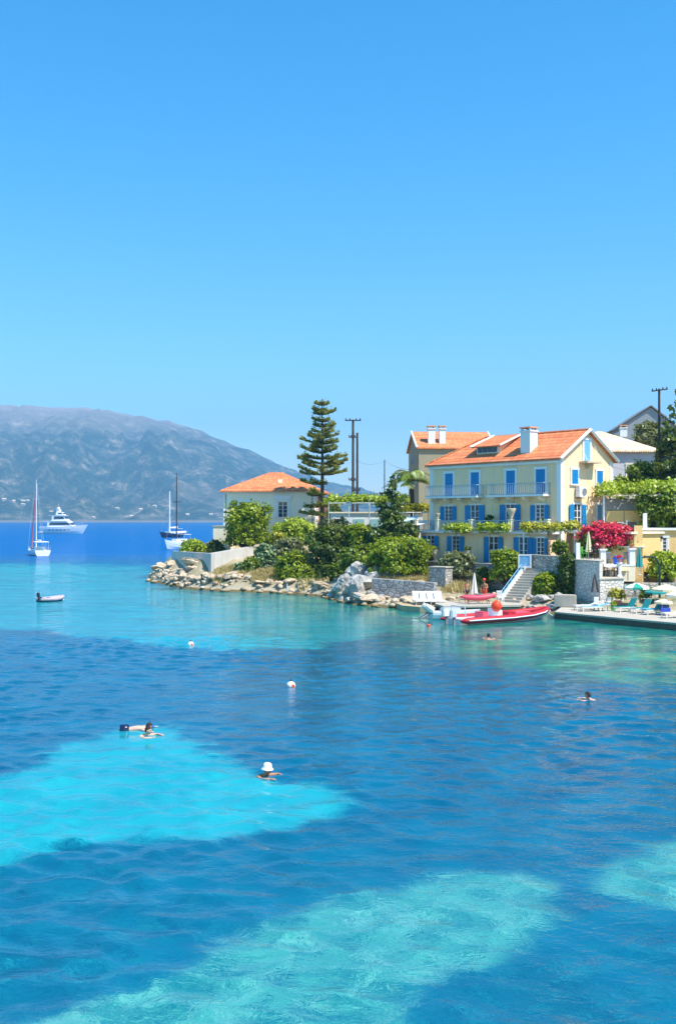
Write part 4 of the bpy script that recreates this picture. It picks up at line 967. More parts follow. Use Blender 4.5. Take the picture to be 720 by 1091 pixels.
for (a, d, s, l) in ((393, 84.6, 1.0, 'large pale smooth rock at the waterline left of the sea wall'), (437, 82.6, 1.0, 'white sunlit rock beside the low tan ledge'), (383, 85.8, .9, 'pale wedge rock in front of the dark sea cave')):
    boulder(a, d, s, 'rock_pale', l, None, .6)
G4 = 'rocks between the two quays'; L4 = 'dark grey rock on the shingle between the two quays'
for (a, d, s) in ((566, 78.3, .7), (573, 77.6, .8), (581, 77.2, .7), (588, 77.6, .6), (577, 79, .9), (562, 80, .6), (594, 79.5, .9), (586, 79.8, .8)):
    boulder(a, d, s, 'rock_grey', L4, G4, .7)
tag(MB().box(0, 0, 0, 1.6, 1.1, .9, R(-20)).build('block', M['concrete'], None, (X(602, 77.4), 77.4, .5), bevel=.05), 'pale square concrete block at the foot of the bastion', 'block')
# loose stones along the shore
rr = []; rv = []; base = rockmesh(1, .8, .6, 33); bv = np.array([v.co[:] for v in base.vertices]); bf = np.array([p.vertices[:] for p in base.polygons])
bm = bmesh.new(); bmesh.ops.create_icosphere(bm, subdivisions=1, radius=1); bv = np.array([v.co[:] for v in bm.verts]); bf = np.array([[v.index for v in f.verts] for f in bm.faces]); bm.free()
g_ = np.random.default_rng(4); k = 0
SP = [(-23, 128), (-20.5, 117.5), (-15.1, 105.2), (-11, 101.8), (-5.4, 99.2), (-1.3, 94.6), (.3, 89.5), (1.8, 85.6), (4.5, 82.6), (7, 80.6), (13.5, 79.5), (15.5, 78.3)]
for i in range(len(SP) - 1):
    a, b = np.array(SP[i]), np.array(SP[i + 1]); n = int(np.linalg.norm(b - a) * 8)
    for j in range(n):
        p = a + (b - a) * g_.random() + g_.normal(size=2) * np.array([.35, .9]); p[1] += abs(g_.normal()) * 1.2
        s = .12 + .3 * g_.random() ** 2
        z = gz(*p)
        if z < -.3: continue
        q = bv * (1 + .3 * g_.normal(size=bv.shape)) * s * np.array([1, 1, .6]); rv.append(q + np.array([p[0], p[1], max(z, 0) + s * .2])); rr.append(bf + k * len(bv)); k += 1
o = fastmesh('shore_stones', np.concatenate(rv), np.concatenate(rr), M['rock_pale']); tag(o, 'loose stones scattered along the waterline', 'stones', None, 'stuff')
# ---------------------------------------------------------------- trees and shrubs
S = px_shrub
S('garden_tree', 'tall bright green bushy tree in front of the bungalow on the point', 'tree', 236, 292, 531, 584, 114, 'leaf_bright', 8500, .22, 101, zb=3.2, lobes=7, trunk=.16, clumps=30, spread=.3)
S('shrub', 'bright lime green bushes in front of the right half of the bungalow', 'bush', 286, 346, 551, 584, 112, 'leaf_lime', 6500, .2, 102, zb=3.8, lobes=7, trunk=.1)
S('prickly_pear', 'tall prickly pear cactus bush above the dry grass', 'cactus', 269, 295, 577, 606, 106, 'cactus', 900, .34, 103, zb=1.6, elong=1.25, clumps=14)
S('prickly_pear', 'small prickly pear cactus low beside the sunlit plaster wall', 'cactus', 248, 266, 596, 616, 104.5, 'cactus', 450, .3, 104, zb=1.0, elong=1.25, clumps=10)
S('shrub', 'olive green shrub between the two prickly pears', 'bush', 256, 277, 592, 617, 104, 'leaf_mid', 1800, .17, 105, zb=1.0)
S('shrub', 'large mid green shrub spilling down to the shore path', 'bush', 291, 338, 585, 629, 101.5, 'leaf_bright', 7500, .2, 106, zb=.8, lobes=7, trunk=.1)
S('shrub', 'dark green dense shrub mass above the shore path', 'bush', 324, 382, 556, 628, 102, 'leaf_dark', 9000, .22, 107, zb=.9, lobes=8, trunk=.14)
S('shrub', 'ragged green scrub growing between the jagged grey rocks', 'bush', 372, 396, 598, 622, 92.5, 'leaf_mid', 2600, .17, 154, zb=1.2, lobes=6)
S('shrub', 'dark scrub clinging above the jagged grey rocks', 'bush', 336, 368, 598, 634, 98.5, 'leaf_dark', 4500, .2, 150, zb=.8, lobes=6)
S('shrub', 'low mid green scrub left of the round pine bush', 'bush', 362, 392, 580, 610, 95, 'leaf_mid', 4200, .2, 151, zb=2.0, lobes=6)
S('shrub', 'olive scrub under the bungalow garden wall', 'bush', 292, 330, 572, 600, 107.5, 'leaf_olive', 4200, .2, 152, zb=3.0, lobes=6)
S('shrub', 'low green scrub along the top of the shore path', 'bush', 312, 345, 612, 633, 99.5, 'leaf_mid', 2600, .18, 153, zb=.6, lobes=6)
S('shrub', 'olive toned bush on top of the dark shrub mass', 'bush', 330, 372, 548, 590, 104.5, 'leaf_olive', 4500, .2, 108, zb=2.5, lobes=6)
S('shrub', 'fresh green bush right of the dark shrub mass', 'bush', 366, 400, 557, 584, 101, 'leaf_bright', 3600, .19, 109, zb=3.0, lobes=6)
S('shrub', 'dark low bush under the cypress', 'bush', 384, 420, 563, 590, 99, 'leaf_dark', 3200, .2, 110, zb=3.0, lobes=6)
S('shrub', 'small green bush at the foot of the dark shrubs', 'bush', 352, 376, 594, 622, 98, 'leaf_mid', 2600, .18, 111, zb=1.2)
S('umbrella_pine', 'broad round bright green pine bush above the sea wall', 'tree', 385, 461, 570, 613, 90.5, 'leaf_bright', 13000, .17, 112, zb=1.6, lobes=9, trunk=.16, clumps=34, spread=.26, shell=.7, depth=5.2)
S('shrub', 'rounded olive green bush in front of the left villa windows', 'bush', 464, 506, 586, 616, 88, 'leaf_olive', 4200, .16, 113, zb=1.8, lobes=7, trunk=.12, clumps=26)
S('shrub', 'bright green bush with pink flowers below the blue gate', 'bush', 520, 560, 584, 619, 84.6, 'leaf_bright', 6000, .17, 114, zb=1.2, lobes=8, trunk=.12)
S('shrub', 'broad leaved green bush right of the staircase', 'bush', 566, 598, 608, 641, 80.6, 'leaf_bright', 3800, .19, 115, zb=.8, lobes=7)
S('climber', 'tall dark climbing plant against the left side of the bastion', 'climber', 595, 614, 583, 637, 79.9, 'leaf_dark', 4200, .17, 116, zb=.8, lobes=6, depth=1.4)
S('shrub', 'leafy green bush under the annex window at the right edge', 'bush', 688, 726, 586, 618, 81.3, 'leaf_lime', 5200, .19, 117, zb=1.9, lobes=7)
S('shrub', 'rounded dark green bush in front of the pale grey house', 'bush', 664, 706, 489, 524, 98, 'leaf_mid', 5000, .2, 118, zb=8.6, lobes=7, trunk=.12)
S('shrub', 'small green bush left of the dark bush by the grey house', 'bush', 648, 672, 506, 528, 97, 'leaf_bright', 2200, .19, 119, zb=8.3)
S('olive_tree', 'pale olive tree rising behind the tan hipped roof', 'tree', 672, 704, 446, 490, 112, 'leaf_olive', 5200, .2, 120, zb=9.5, trunk=.2, lobes=6)
S('olive_tree', 'second pale olive tree beside the utility pole', 'tree', 692, 716, 456, 492, 108, 'leaf_olive', 3200, .2, 121, zb=9.5, trunk=.2, lobes=6)
S('shrub', 'bright bush on top of the sea wall at the tip of the point', 'bush', 191, 222, 574, 589, 118, 'leaf_lime', 2400, .2, 122, zb=3.0)
S('shrub', 'dark bush beside the low outbuilding on the point', 'bush', 219, 240, 575, 592, 115.5, 'leaf_dark', 1900, .2, 123, zb=3.2)
S('garden_tree', 'dark round tree between the pine and the utility poles', 'tree', 346, 368, 538, 560, 112, 'leaf_dark', 2600, .2, 124, zb=5.0)
S('hedge', 'tall dark green hedge under the vine pergola above the annex', 'hedge', 678, 752, 524, 568, 85.6, 'leaf_mid', 14000, .2, 125, zb=6.3, lobes=9, depth=3.5)
S('shrub', 'low green plants along the upper terrace beside the hanging vine', 'bush', 586, 606, 574, 590, 82.2, 'leaf_mid', 900, .15, 126, zb=4.0)
S('shrub', 'small yellow green bush behind the white sea wall of the bungalow', 'bush', 286, 306, 566, 580, 110.5, 'leaf_yellow', 1400, .19, 127, zb=4.0)
S('shrub', 'green bush crowning the left end of the retaining wall', 'bush', 443, 462, 578, 600, 93, 'leaf_mid', 1500, .17, 128, zb=3.0)
S('shrub', 'green hanging plant at the base of the retaining wall', 'bush', 505, 524, 603, 624, 85.8, 'leaf_dark', 1400, .16, 129, zb=1.0)
S('shrub', 'pink flowering oleander on the terrace behind the closed cream parasol', 'bush', 618, 634, 574, 594, 83.4, 'leaf_mid', 1000, .16, 130, zb=3.9)

# bougainvillea
bo = thing('bougainvillea', 'crimson bougainvillea spilling over the ochre terrace wall', 'bush', (X(650, 82), 82, 3.9))
bl = [((x - 650) / F * 82, dy, Z(y, 82) - 3.9, rx_, .8, rz_) for x, y, rx_, rz_, dy in ((626, 571, .75, .55, 0), (636, 567, .9, .6, .2), (648, 569, 1.0, .75, 0), (660, 568, .9, .6, .1), (671, 572, .75, .45, 0), (642, 577, .9, .6, -.2), (655, 576, .8, .5, -.2))]
mb = MB(); limbs(mb, (0, 0, 0), bl, .08, 9); mb.build('trunk', M['bark'], bo)
V, Q, r = leafcloud([(b[0], b[1] + .1, b[2] - .45, b[3] * .85, b[4], b[5] * 1.1) for b in bl], 3600, .17, 131); V[:, 2] = np.maximum(V[:, 2], .05); fastmesh('leaves', V, Q, M['leaf_mid'], bo, r)
V, Q, r = leafcloud(bl, 7000, .16, 132, clumps=22, spread=.36); fastmesh('flowers', V, Q, M['bougain'], bo, r)

# dry grass
def drygrass(x0, x1, y0, y1, d0, d1, n, seed, label):
    g_ = np.random.default_rng(seed); V = []
    for k in range(n):
        d = g_.uniform(d0, d1); x = X(g_.uniform(x0, x1), d); z = gz(x, d); h = g_.uniform(.25, .6); a = g_.uniform(0, 6.3)
        w_ = .05; dx, dy = math.cos(a) * w_, math.sin(a) * w_; lx_, ly_ = g_.normal(size=2) * .15
        V += [(x - dx, d - dy, z), (x + dx, d + dy, z), (x + lx_ + dx * .3, d + ly_, z + h), (x + lx_ - dx * .3, d + ly_, z + h)]
    V = np.array(V); o = fastmesh('dry_grass', V, np.arange(len(V)).reshape(-1, 4), M['dry'], None, g_.random(len(V) // 4)); tag(o, label, 'grass', None, 'stuff')
drygrass(268, 300, 0, 0, 100.8, 106, 4200, 1, 'golden dry grass under the prickly pear')
drygrass(228, 262, 0, 0, 102.6, 107.5, 2600, 2, 'golden dry grass above the pale rocks')
drygrass(408, 462, 0, 0, 87.8, 91, 3800, 3, 'golden dry grass under the round pine bush')
drygrass(470, 520, 0, 0, 85, 87.5, 900, 4, 'sparse dry grass below the retaining wall')
drygrass(318, 350, 0, 0, 96.5, 99.5, 500, 5, 'sparse dry grass by the shore path')

# Norfolk Island pine
np_ = thing('norfolk_pine', 'tall Norfolk Island pine with tiered open branches beside the bungalow', 'tree', (X(343, 116), 116, 5.0))
H = Z(425, 116) - 5.0
MB().tube([(0, 0, 0), (.05, 0, H * .5), (0, 0, H)], [.26, .17, .04], 8).build('trunk', M['bark'], np_)
rg = random.Random(77); gg = np.random.default_rng(77); mb = MB(); VV = []; RR = []
z = 2.6
while z < H - .25:
    f = (z - 2.6) / (H - 2.6)
    rad = (3.5 * (1 - f) ** .52 * (1.0 if f > .16 else .8) + .25) * rg.uniform(.72, 1.15)
    nb = 7 if f < .8 else 5; a0 = rg.uniform(0, 6)
    for k in range(nb):
        if rg.random() < .2 and f > .15: continue
        a = a0 + 2 * PI * k / nb + rg.uniform(-.2, .2); rr_ = rad * rg.uniform(.42, 1.12)
        droop = -.08 + .26 * f + rg.uniform(-.14, .14)
        pts = [Vector((math.cos(a) * rr_ * q, math.sin(a) * rr_ * q, z + rr_ * (droop * q + .16 * q * q))) for q in (0, .35, .7, 1)]
        mb.tube(pts, [.06, .045, .03, .012], 4, False)
        m_ = int(230 * rr_ / 2.6) + 26
        q = gg.random(m_) ** .7 * .85 + .15
        ip = np.array([[np.interp(q_, (0, .35, .7, 1), [p[i] for p in pts]) for i in range(3)] for q_ in q])
        side = gg.normal(size=m_) * .34 * (1.15 - q * .6); up = np.abs(gg.normal(size=m_)) * .13 * (.4 + q)
        ip += np.stack([-math.sin(a) * side, math.cos(a) * side, up], 1)
        tdir = np.stack([math.cos(a) - math.sin(a) * side * 2, math.sin(a) + math.cos(a) * side * 2, .35 + gg.normal(size=m_) * .3], 1); tdir /= np.linalg.norm(tdir, axis=1)[:, None]
        b = np.cross(tdir, gg.normal(size=(m_, 3))); b /= np.linalg.norm(b, axis=1)[:, None]; l = .34 * (.6 + .7 * gg.random(m_))[:, None]
        VV.append(np.stack([ip - tdir * l * .5, ip - b * .07, ip + tdir * l * .5, ip + b * .07], 1).reshape(-1, 3)); RR.append(gg.random(m_) * .6 + rg.random() * .4)
    z += .92 * (1 - f * .45) * rg.uniform(.6, 1.45)
mb.build('branches', M['bark'], np_)
V = np.concatenate(VV); fastmesh('crown', V, np.arange(len(V)).reshape(-1, 4), M['leaf_pine'], np_, np.concatenate(RR))

# cypress like dark conifer
def conifer(name, label, px, y0, d, zb, wid, mat, n, seed, lean=0.0):
    o = thing(name, label, 'tree', (X(px, d), d, zb)); H = Z(y0, d) - zb
    MB().tube([(0, 0, 0), (lean * .5, 0, H * .5), (lean, 0, H * .97)], [.2, .12, .03], 7).build('trunk', M['bark'], o)
    rg = random.Random(seed); bl = []
    k = 0.1
    while k < .97:
        wv = wid * (1 - k) ** .7 * (.85 if k > .2 else .9); nn = 5 if k < .6 else 3
        for j in range(nn):
            a = rg.uniform(0, 6.3); rr_ = wv * rg.uniform(.35, .8)
            bl.append((lean * k + math.cos(a) * rr_, math.sin(a) * rr_, H * k + rg.uniform(-.1, .1), wv * .42 + .1, wv * .42 + .1, .28))
        bl.append((lean * k, 0, H * k, wv * .35 + .1, wv * .35 + .1, .4)); k += .065
    mb = MB()
    for b in bl[::2]: mb.tube([(lean * .5, 0, max(.1, b[2] - .4)), (b[0], b[1], b[2])], [.05, .015], 4)
    mb.build('branches', M['bark'], o)
    V, Q, r = leafcloud(bl, n, .2, seed, clumps=5, spread=.5); fastmesh('crown', V, Q, M[mat], o, r); return o
conifer('cypress', 'dark green ragged cypress left of the villa', 415, 504, 97, 3.2, 2.7, 'leaf_dark', 10500, 140, .3)
S('shrub', 'dark spreading conifer boughs right of the cypress base', 'bush', 418, 448, 556, 576, 94.5, 'leaf_dark', 1800, .18, 141, zb=3.2, lobes=5)
conifer('cedar', 'tall dark cedar at the right edge behind the utility pole', 724, 412, 96, 8.6, 4.0, 'leaf_dark', 16000, 142)
conifer('cedar', 'shorter dark cedar beside the utility pole', 709, 440, 100, 9.0, 2.0, 'leaf_dark', 5500, 143)
S('shrub', 'dense dark bushes on the slope behind the utility pole', 'bush', 694, 745, 476, 532, 99.5, 'leaf_dark', 9000, .21, 144, zb=8.5, lobes=8)

# palm
pt = thing('palm_tree', 'palm tree with arching fronds left of the villa', 'tree', (X(438, 101), 101, 4.5)); H = Z(512, 102) - 4.5
MB().tube([(0, 0, 0), (.15, 0, H * .5), (0, 0, H)], [.28, .2, .22], 9).build('trunk', M['bark'], pt)
rg = random.Random(8)
for k in range(24):
    a = 2 * PI * k / 24 + rg.uniform(-.12, .12); l = rg.uniform(2.3, 3.3); up = rg.uniform(-.3, 1.7); vs = []; fs = []
    prev = None; n = 20; pts = []
    for i in range(n + 1):
        q = i / n; pts.append(Vector((math.cos(a) * l * q * (1 - .12 * q), math.sin(a) * l * q * (1 - .12 * q), H + up * l * .75 * q - (.25 + up * .55) * l * q * q)))
    sd = Vector((-math.sin(a), math.cos(a), 0)); rnd = []
    for i in range(1, n):
        p = pts[i]; d_ = (pts[i + 1] - p).normalized(); w_ = .40 * math.sin(PI * (i + 1) / (n + 2)) + .06
        for s in (-1, 1):
            tip = p + sd * s * w_ + d_ * .3 + Vector((0, 0, -.3 * w_ - .08)); b = len(vs)
            vs += [tuple(p), tuple(p + d_ * .05), tuple(tip), tuple(p + sd * s * w_ * .5 + d_ * .09)]; fs.append((b, b + 1, b + 2, b + 3)); rnd.append(rg.random())
    b = len(vs)
    for i in range(n): q = .035; vs += [tuple(pts[i] - sd * q), tuple(pts[i] + sd * q), tuple(pts[i + 1] + sd * q), tuple(pts[i + 1] - sd * q)]; fs.append((b, b + 1, b + 2, b + 3)); b += 4; rnd.append(.5)
    fastmesh('frond', np.array(vs), np.array(fs), M['leaf_mid'] if k % 3 else M['leaf_olive'], pt, rnd)

# ---------------------------------------------------------------- poles and wires
def pole(label, px, y0, d, zb, arms=(), lamp=(), rad=.13, group=None):
    o = thing('utility_pole', label, 'pole', (X(px, d), d, zb), 0, group); H = Z(y0, d) - zb
    MB().tube([(0, 0, 0), (0, 0, H)], [rad, rad * .7], 8).build('post', M['wood'], o)
    for (z, w_, tilt) in arms:
        c = MB().tube([(-w_ / 2, -.14, H - z - tilt), (w_ / 2, -.14, H - z + tilt)], .07, 5).build('crossarm', M['wood'], o)
        mb = MB()
        for q in (-.45, -.2, .2, .45): mb.lathe([(.05, 0), (.07, .08), (.03, .18)], w_ * q, -.14, H - z + 2 * tilt * q + .06, 6)
        mb.build('insulators', M['dark'], c)
    for (yp, s) in lamp:
        z = Z(yp, d) - zb; c = MB().tube([(0, 0, z), (s * .8, -.1, z + .35)], .035, 5).build('lamp_arm', M['metal'], o)
        MB().tube([(s * .75, -.1, z + .33), (s * 1.25, -.12, z + .52)], [.06, .1], 6).build('lamp_head', M['cloth'], c)
    return o, H
pole('taller of the two dark poles beside the Norfolk pine', 376, 447, 111, 5.0, [(.1, 1.7, 0), (1.9, .9, 0), (6.5, .9, 0)], rad=.17)
pole('shorter dark pole leaning against the taller one by the Norfolk pine', 380.5, 461, 111, 5.0, [(6.2, .6, 0)], rad=.16)
pole('thin far pole above the cypress', 409.5, 490, 125, 6, (), rad=.08)
pole('dark utility pole with two street lamps at the right edge', 702, 414, 97, 8.9, [(.15, 1.5, .1)], [(466, 1), (490.5, 1)], rad=.16)
def wire(a, b, sag, label, r_=.018):
    a, b = Vector(a), Vector(b); pts = [a.lerp(b, k / 16) - Vector((0, 0, sag * 4 * (k / 16) * (1 - k / 16))) for k in range(17)]
    tag(MB().tube(pts, r_, 4).build('power_line', M['grey']), label, 'cable')
wire(P(702, 502, 97), P(652, 497, 104), .3, 'pale cable from the utility pole towards the grey house')
wire(P(702, 490, 97), P(740, 478, 90), .2, 'cable leaving the utility pole to the right')
wire(P(702, 505, 97), P(740, 505, 90), .1, 'lower cable leaving the utility pole to the right')
wire(P(376, 489, 111), P(409.5, 491, 125), .5, 'thin cable between the dark poles and the far pole')
wire(P(409.5, 491, 125), P(446, 500, 113), .4, 'thin cable from the far pole to the beige house')

# arched green lamp post on the quay
lp = thing('lamp_post', 'arched dark green lamp post behind the parasols', 'lamp post', (X(702, 78), 78, .5))
H = Z(595, 78) - .5; pts = [(0, 0, 0), (0, 0, H * .75)] + [(-(1 - math.cos(a)) * .62, 0, H * .75 + 1.05 * math.sin(a) * 1.0) for a in [PI * k / 14 for k in range(1, 9)]]
pts += [(pts[-1][0] - .35, 0, pts[-1][2] + .02)]
MB().tube(pts, [.09] * 2 + [.07] * (len(pts) - 2), 8).build('post', M['greeniron'], lp)
e = pts[-1]; MB().lathe([(.03, .12), (.1, .05), (.22, -.06), (.2, -.1)][::-1], e[0], 0, e[2] - .02, 10).build('lamp_shade', M['greeniron'], lp)
# ---------------------------------------------------------------- boats
def hull(L_, B, zk, zs, bow=.5, stern=.85, sheer=.12, flare=1.0, ns=16, full=.55):
    """closed hull and deck, bow to +x, centred; returns an MB"""
    mb = MB(); sec = [(0.0, 0), (.55, .12), (.85, .45), (.97, .75), (1.0, 1.0)]
    rows = []; vs = []
    for i in range(ns + 1):
        u = i / ns
        b = B / 2 * (stern + (1 - stern) * math.sin(min(1, u / .45) * PI / 2)) if u < .45 else B / 2 * max(.015, 1 - ((u - .45) / .55) ** (2.1))
        zsh = zs * (1 + sheer * (2 * u - .8) ** 2 + (.10 if u > .5 else 0) * (u - .5) * 2)
        kz = zk * (1 - max(0, (u - .6) / .4) ** 2 * .9)
        row = []
        for (q, h_) in sec: row.append((q, h_))
        for s in (-1, 1):
            lst = sec if s == -1 else sec
            for (q, h_) in (sec[::-1] if s == -1 else sec[1:]):
                z = kz + (zsh - kz) * h_; rake = bow * max(0, (u - .5) * 2) ** 2 * h_
                vs.append((-L_ / 2 + L_ * u * .94 + rake * L_ * .06 / .5, s * b * q ** (1 / flare), z))
    m_ = len(sec) * 2 - 1; fs = []
    for i in range(ns):
        for k in range(m_ - 1): fs.append((i * m_ + k, i * m_ + k + 1, (i + 1) * m_ + k + 1, (i + 1) * m_ + k))
        fs.append((i * m_, (i + 1) * m_, (i + 1) * m_ + m_ - 1, i * m_ + m_ - 1))
    fs.append(tuple(range(m_))); fs.append(tuple(ns * m_ + k for k in range(m_ - 1, -1, -1)))
    return mb.add(vs, fs)

def yawdir(a, b): return math.atan2(b[1] - a[1], b[0] - a[0])
# left sailing yacht
sy = thing('sailboat', 'white sailing yacht with bare mast and rolled red jib at anchor', 'sailboat', (X(40, 205), 205, 0), R(118))
hull(10.5, 3.5, -.5, 1.05, full=.6).build('hull', M['gel'], sy, smooth=False)
mb = MB(); mb.prism([(-2.4, -1.0), (2.4, -.8), (3.4, -.3), (3.4, .3), (2.4, .8), (-2.4, 1.0)], 1.05, [1.75, 1.6, 1.3, 1.3, 1.6, 1.75]); cb = mb.build('cabin', M['gel'], sy)
mb = MB(); mb.box(.2, -.95, 1.25, 3.2, .12, .22, R(3)); mb.box(.2, .95, 1.25, 3.2, .12, .22, R(-3)); mb.build('cabin_window', M['tint'], cb)
MB().slab([(-4.6, -1.35, 2.75), (-2.0, -1.3, 2.8), (-2.0, 1.3, 2.8), (-4.6, 1.35, 2.75)], .1).build('bimini', M['cloth'], sy)
mb = MB()
for x in (-4.5, -2.1):
    for s in (-1.25, 1.25): mb.tube([(x, s, 1.1), (x, s, 2.72)], .03, 5)
mb.build('bimini_frame', M['metal'], sy)
MB().tube([(.8, 0, 1.1), (.8, 0, 15.0)], [.1, .07], 8).build('mast', M['gel'], sy)
MB().tube([(.8, 0, 2.9), (-3.2, 0, 3.0)], [.17, .14], 8).build('boom', M['cloth'], sy)
MB().tube([(5.3, 0, 1.35), (3.2, 0, 7.6), (.95, 0, 14.6)], [.16, .14, .05], 7).build('furled_jib', M['sailred'], sy)
mb = MB(); mb.tube([(.8, -1.0, 7.6), (.8, 1.0, 7.6)], .035, 5); mb.tube([(.8, -.8, 11.2), (.8, .8, 11.2)], .03, 5); mb.build('spreaders', M['metal'], sy)
mb = MB()
for s in (-1, 1): mb.tube([(.8, s * 1.6, 1.2), (.8, s * 1.0, 7.6), (.8, 0, 14.8)], .02, 4)
mb.tube([(-5.1, 0, 1.3), (.8, 0, 15)], .02, 4); mb.build('rigging', M['metal'], sy)
mb = MB()
for k in range(9):
    for s in (-1, 1): mb.tube([(-4.6 + k * 1.1, s * 1.55 * (1 if k < 6 else 1 - (k - 5) * .2), 1.1), (-4.6 + k * 1.1, s * 1.55 * (1 if k < 6 else 1 - (k - 5) * .2), 1.75)], .02, 4)
mb.build('guard_rail', M['metal'], sy)

# motor yacht
my = thing('motor_yacht', 'large white three deck motor yacht with radar mast', 'yacht', (X(68, 531), 531, 0), R(-14)); my.scale = (1.2, 1.2, 1.5)
hull(20.5, 5.6, -.8, 2.3, bow=1.0, sheer=.18).build('hull', M['gel'], my)
mb = MB()
for k in range(6): mb.box(-5.2 + k * 1.8, -2.74, 1.15, .7, .1, .3)
mb.build('portholes', M['tint'], my)
MB().box(-9.6, 0, .35, 2.2, 4.6, .25).build('swim_platform', M['gel'], my)
def deck(x0, x1, hb, z0, h, rake, nm, glass=True):
    mb = MB(); mb.add([(x0, -hb, z0), (x1, -hb * .8, z0), (x1, hb * .8, z0), (x0, hb, z0), (x0 + .2, -hb * .95, z0 + h), (x1 - rake, -hb * .75, z0 + h), (x1 - rake, hb * .75, z0 + h), (x0 + .2, hb * .95, z0 + h)], [(3, 2, 1, 0), (4, 5, 6, 7), (0, 1, 5, 4), (1, 2, 6, 5), (2, 3, 7, 6), (3, 0, 4, 7)])
    d_ = mb.build(nm, M['gel'], my)
    if glass:
        mb = MB(); k = .03; a0, a1 = z0 + h * .38, z0 + h * .78
        mb.add([(x0 + 1, -hb * .985 - k, a0), (x1 - rake * .4 - .3, -hb * .81 - k, a0), (x1 - rake * .78 - .3, -hb * .79 - k, a1), (x0 + 1.3, -hb * .965 - k, a1)], [(0, 1, 2, 3)])
        mb.add([(x0 + 1, hb * .985 + k, a0), (x1 - rake * .4 - .3, hb * .81 + k, a0), (x1 - rake * .78 - .3, hb * .79 + k, a1), (x0 + 1.3, hb * .965 + k, a1)], [(3, 2, 1, 0)])
        mb.add([(x1 - rake * .38 + k, -hb * .76, a0), (x1 - rake * .38 + k, hb * .76, a0), (x1 - rake * .78 + k, hb * .72, a1), (x1 - rake * .78 + k, -hb * .72, a1)], [(0, 1, 2, 3)])
        mb.build('window_band', M['tint'], d_)
    return d_
deck(-6.5, 5.6, 2.4, 2.2, 2.0, 2.6, 'main_deckhouse'); MB().box(-3.0, 0, 4.203, 11.5, 4.7, .16).build('upper_deck', M['gel'], my)
deck(-4.6, 2.4, 2.0, 4.365, 1.8, 1.8, 'upper_deckhouse'); MB().box(-2.4, 0, 6.168, 7.4, 3.9, .14).build('sun_deck', M['gel'], my)
deck(-3.0, .6, 1.3, 6.31, 1.0, .8, 'wheelhouse')
ms = MB().prism([(-3.0, -.7), (-1.4, -.7), (-1.4, .7), (-3.0, .7)], 7.312, [8.6, 8.2, 8.2, 8.6]).build('mast', M['gel'], my)
for x, y in ((-2.3, -.55), (-2.3, .55)): MB().lathe([(.3, 0), (.42, .2), (.36, .5), (.1, .68)], x, y, 8.4, 10).build('radar_dome', M['gel'], ms)
MB().tube([(-2.4, 0, 8.4), (-2.4, 0, 10.2)], .06, 5).build('aerial', M['gel'], ms)
mb = MB()
for s in (-1, 1):
    for k in range(8): mb.tube([(2 + k, s * (2.45 - .05 * k * k * .8), 2.5 + k * .05), (2 + k, s * (2.45 - .05 * k * k * .8), 3.3 + k * .05)], .04, 4)
mb.build('bow_rail', M['metal'], my)

# dark hulled ketch and white yacht behind the point
def smallsail(name, label, px, d, yaw, L_, B, H, hullm, mastm, seed, dark=False):
    o = thing(name, label, 'sailboat', (X(px, d), d, 0), yaw)
    hull(L_, B, -.6, 1.5, bow=1.0, sheer=.3).build('hull', M[hullm], o)
    MB().prism([(-L_ * .3, -B * .28), (L_ * .15, -B * .25), (L_ * .15, B * .25), (-L_ * .3, B * .28)], 1.4, 2.4).build('cabin', M['gel'], o)
    MB().slab([(-L_ * .42, -B * .4, 3.5), (-L_ * .12, -B * .4, 3.6), (-L_ * .12, B * .4, 3.6), (-L_ * .42, B * .4, 3.5)], .12).build('awning', M['cloth'], o)
    mb = MB()
    for x in (-L_ * .4, -L_ * .14):
        for s in (-1, 1): mb.tube([(x, s * B * .36, 1.3), (x, s * B * .36, 3.5)], .04, 5)
    mb.build('awning_frame', M['metal'], o)
    MB().tube([(L_ * .05, 0, 1.3), (L_ * .05, 0, H)], [.34, .24] if seed == 1 else [.15, .11], 7).build('mast', M[mastm], o)
    MB().tube([(L_ * .05, 0, 3.9), (-L_ * .36, 0, 4.1)], [.3, .22], 7).build('boom', M['cloth'], o)
    mb = MB(); mb.tube([(L_ * .05, -1.6, H * .62), (L_ * .05, 1.6, H * .62)], .07, 5); mb.build('spreaders', M[mastm], o)
    mb = MB()
    for s in (-1, 1): mb.tube([(L_ * .05, s * B * .45, 1.4), (L_ * .05, s * 1.6, H * .62), (L_ * .05, 0, H)], .035, 4)
    mb.tube([(L_ * .5, 0, 1.8), (L_ * .05, 0, H)], .05, 4); mb.tube([(-L_ * .48, 0, 1.6), (L_ * .05, 0, H)], .03, 4); mb.build('rigging', M['grey'], o)
    return o
smallsail('sailboat', 'dark blue hulled sailing boat with a white mast off the point', 182, 416, R(-112), 15, 4.8, 18.5, 'navy', 'gel', 1)
o = smallsail('sailboat', 'white hulled sailing boat with a dark mast just behind the point', 189.5, 252, R(-125), 8.0, 3.2, 18.4, 'gel', 'dark', 2)

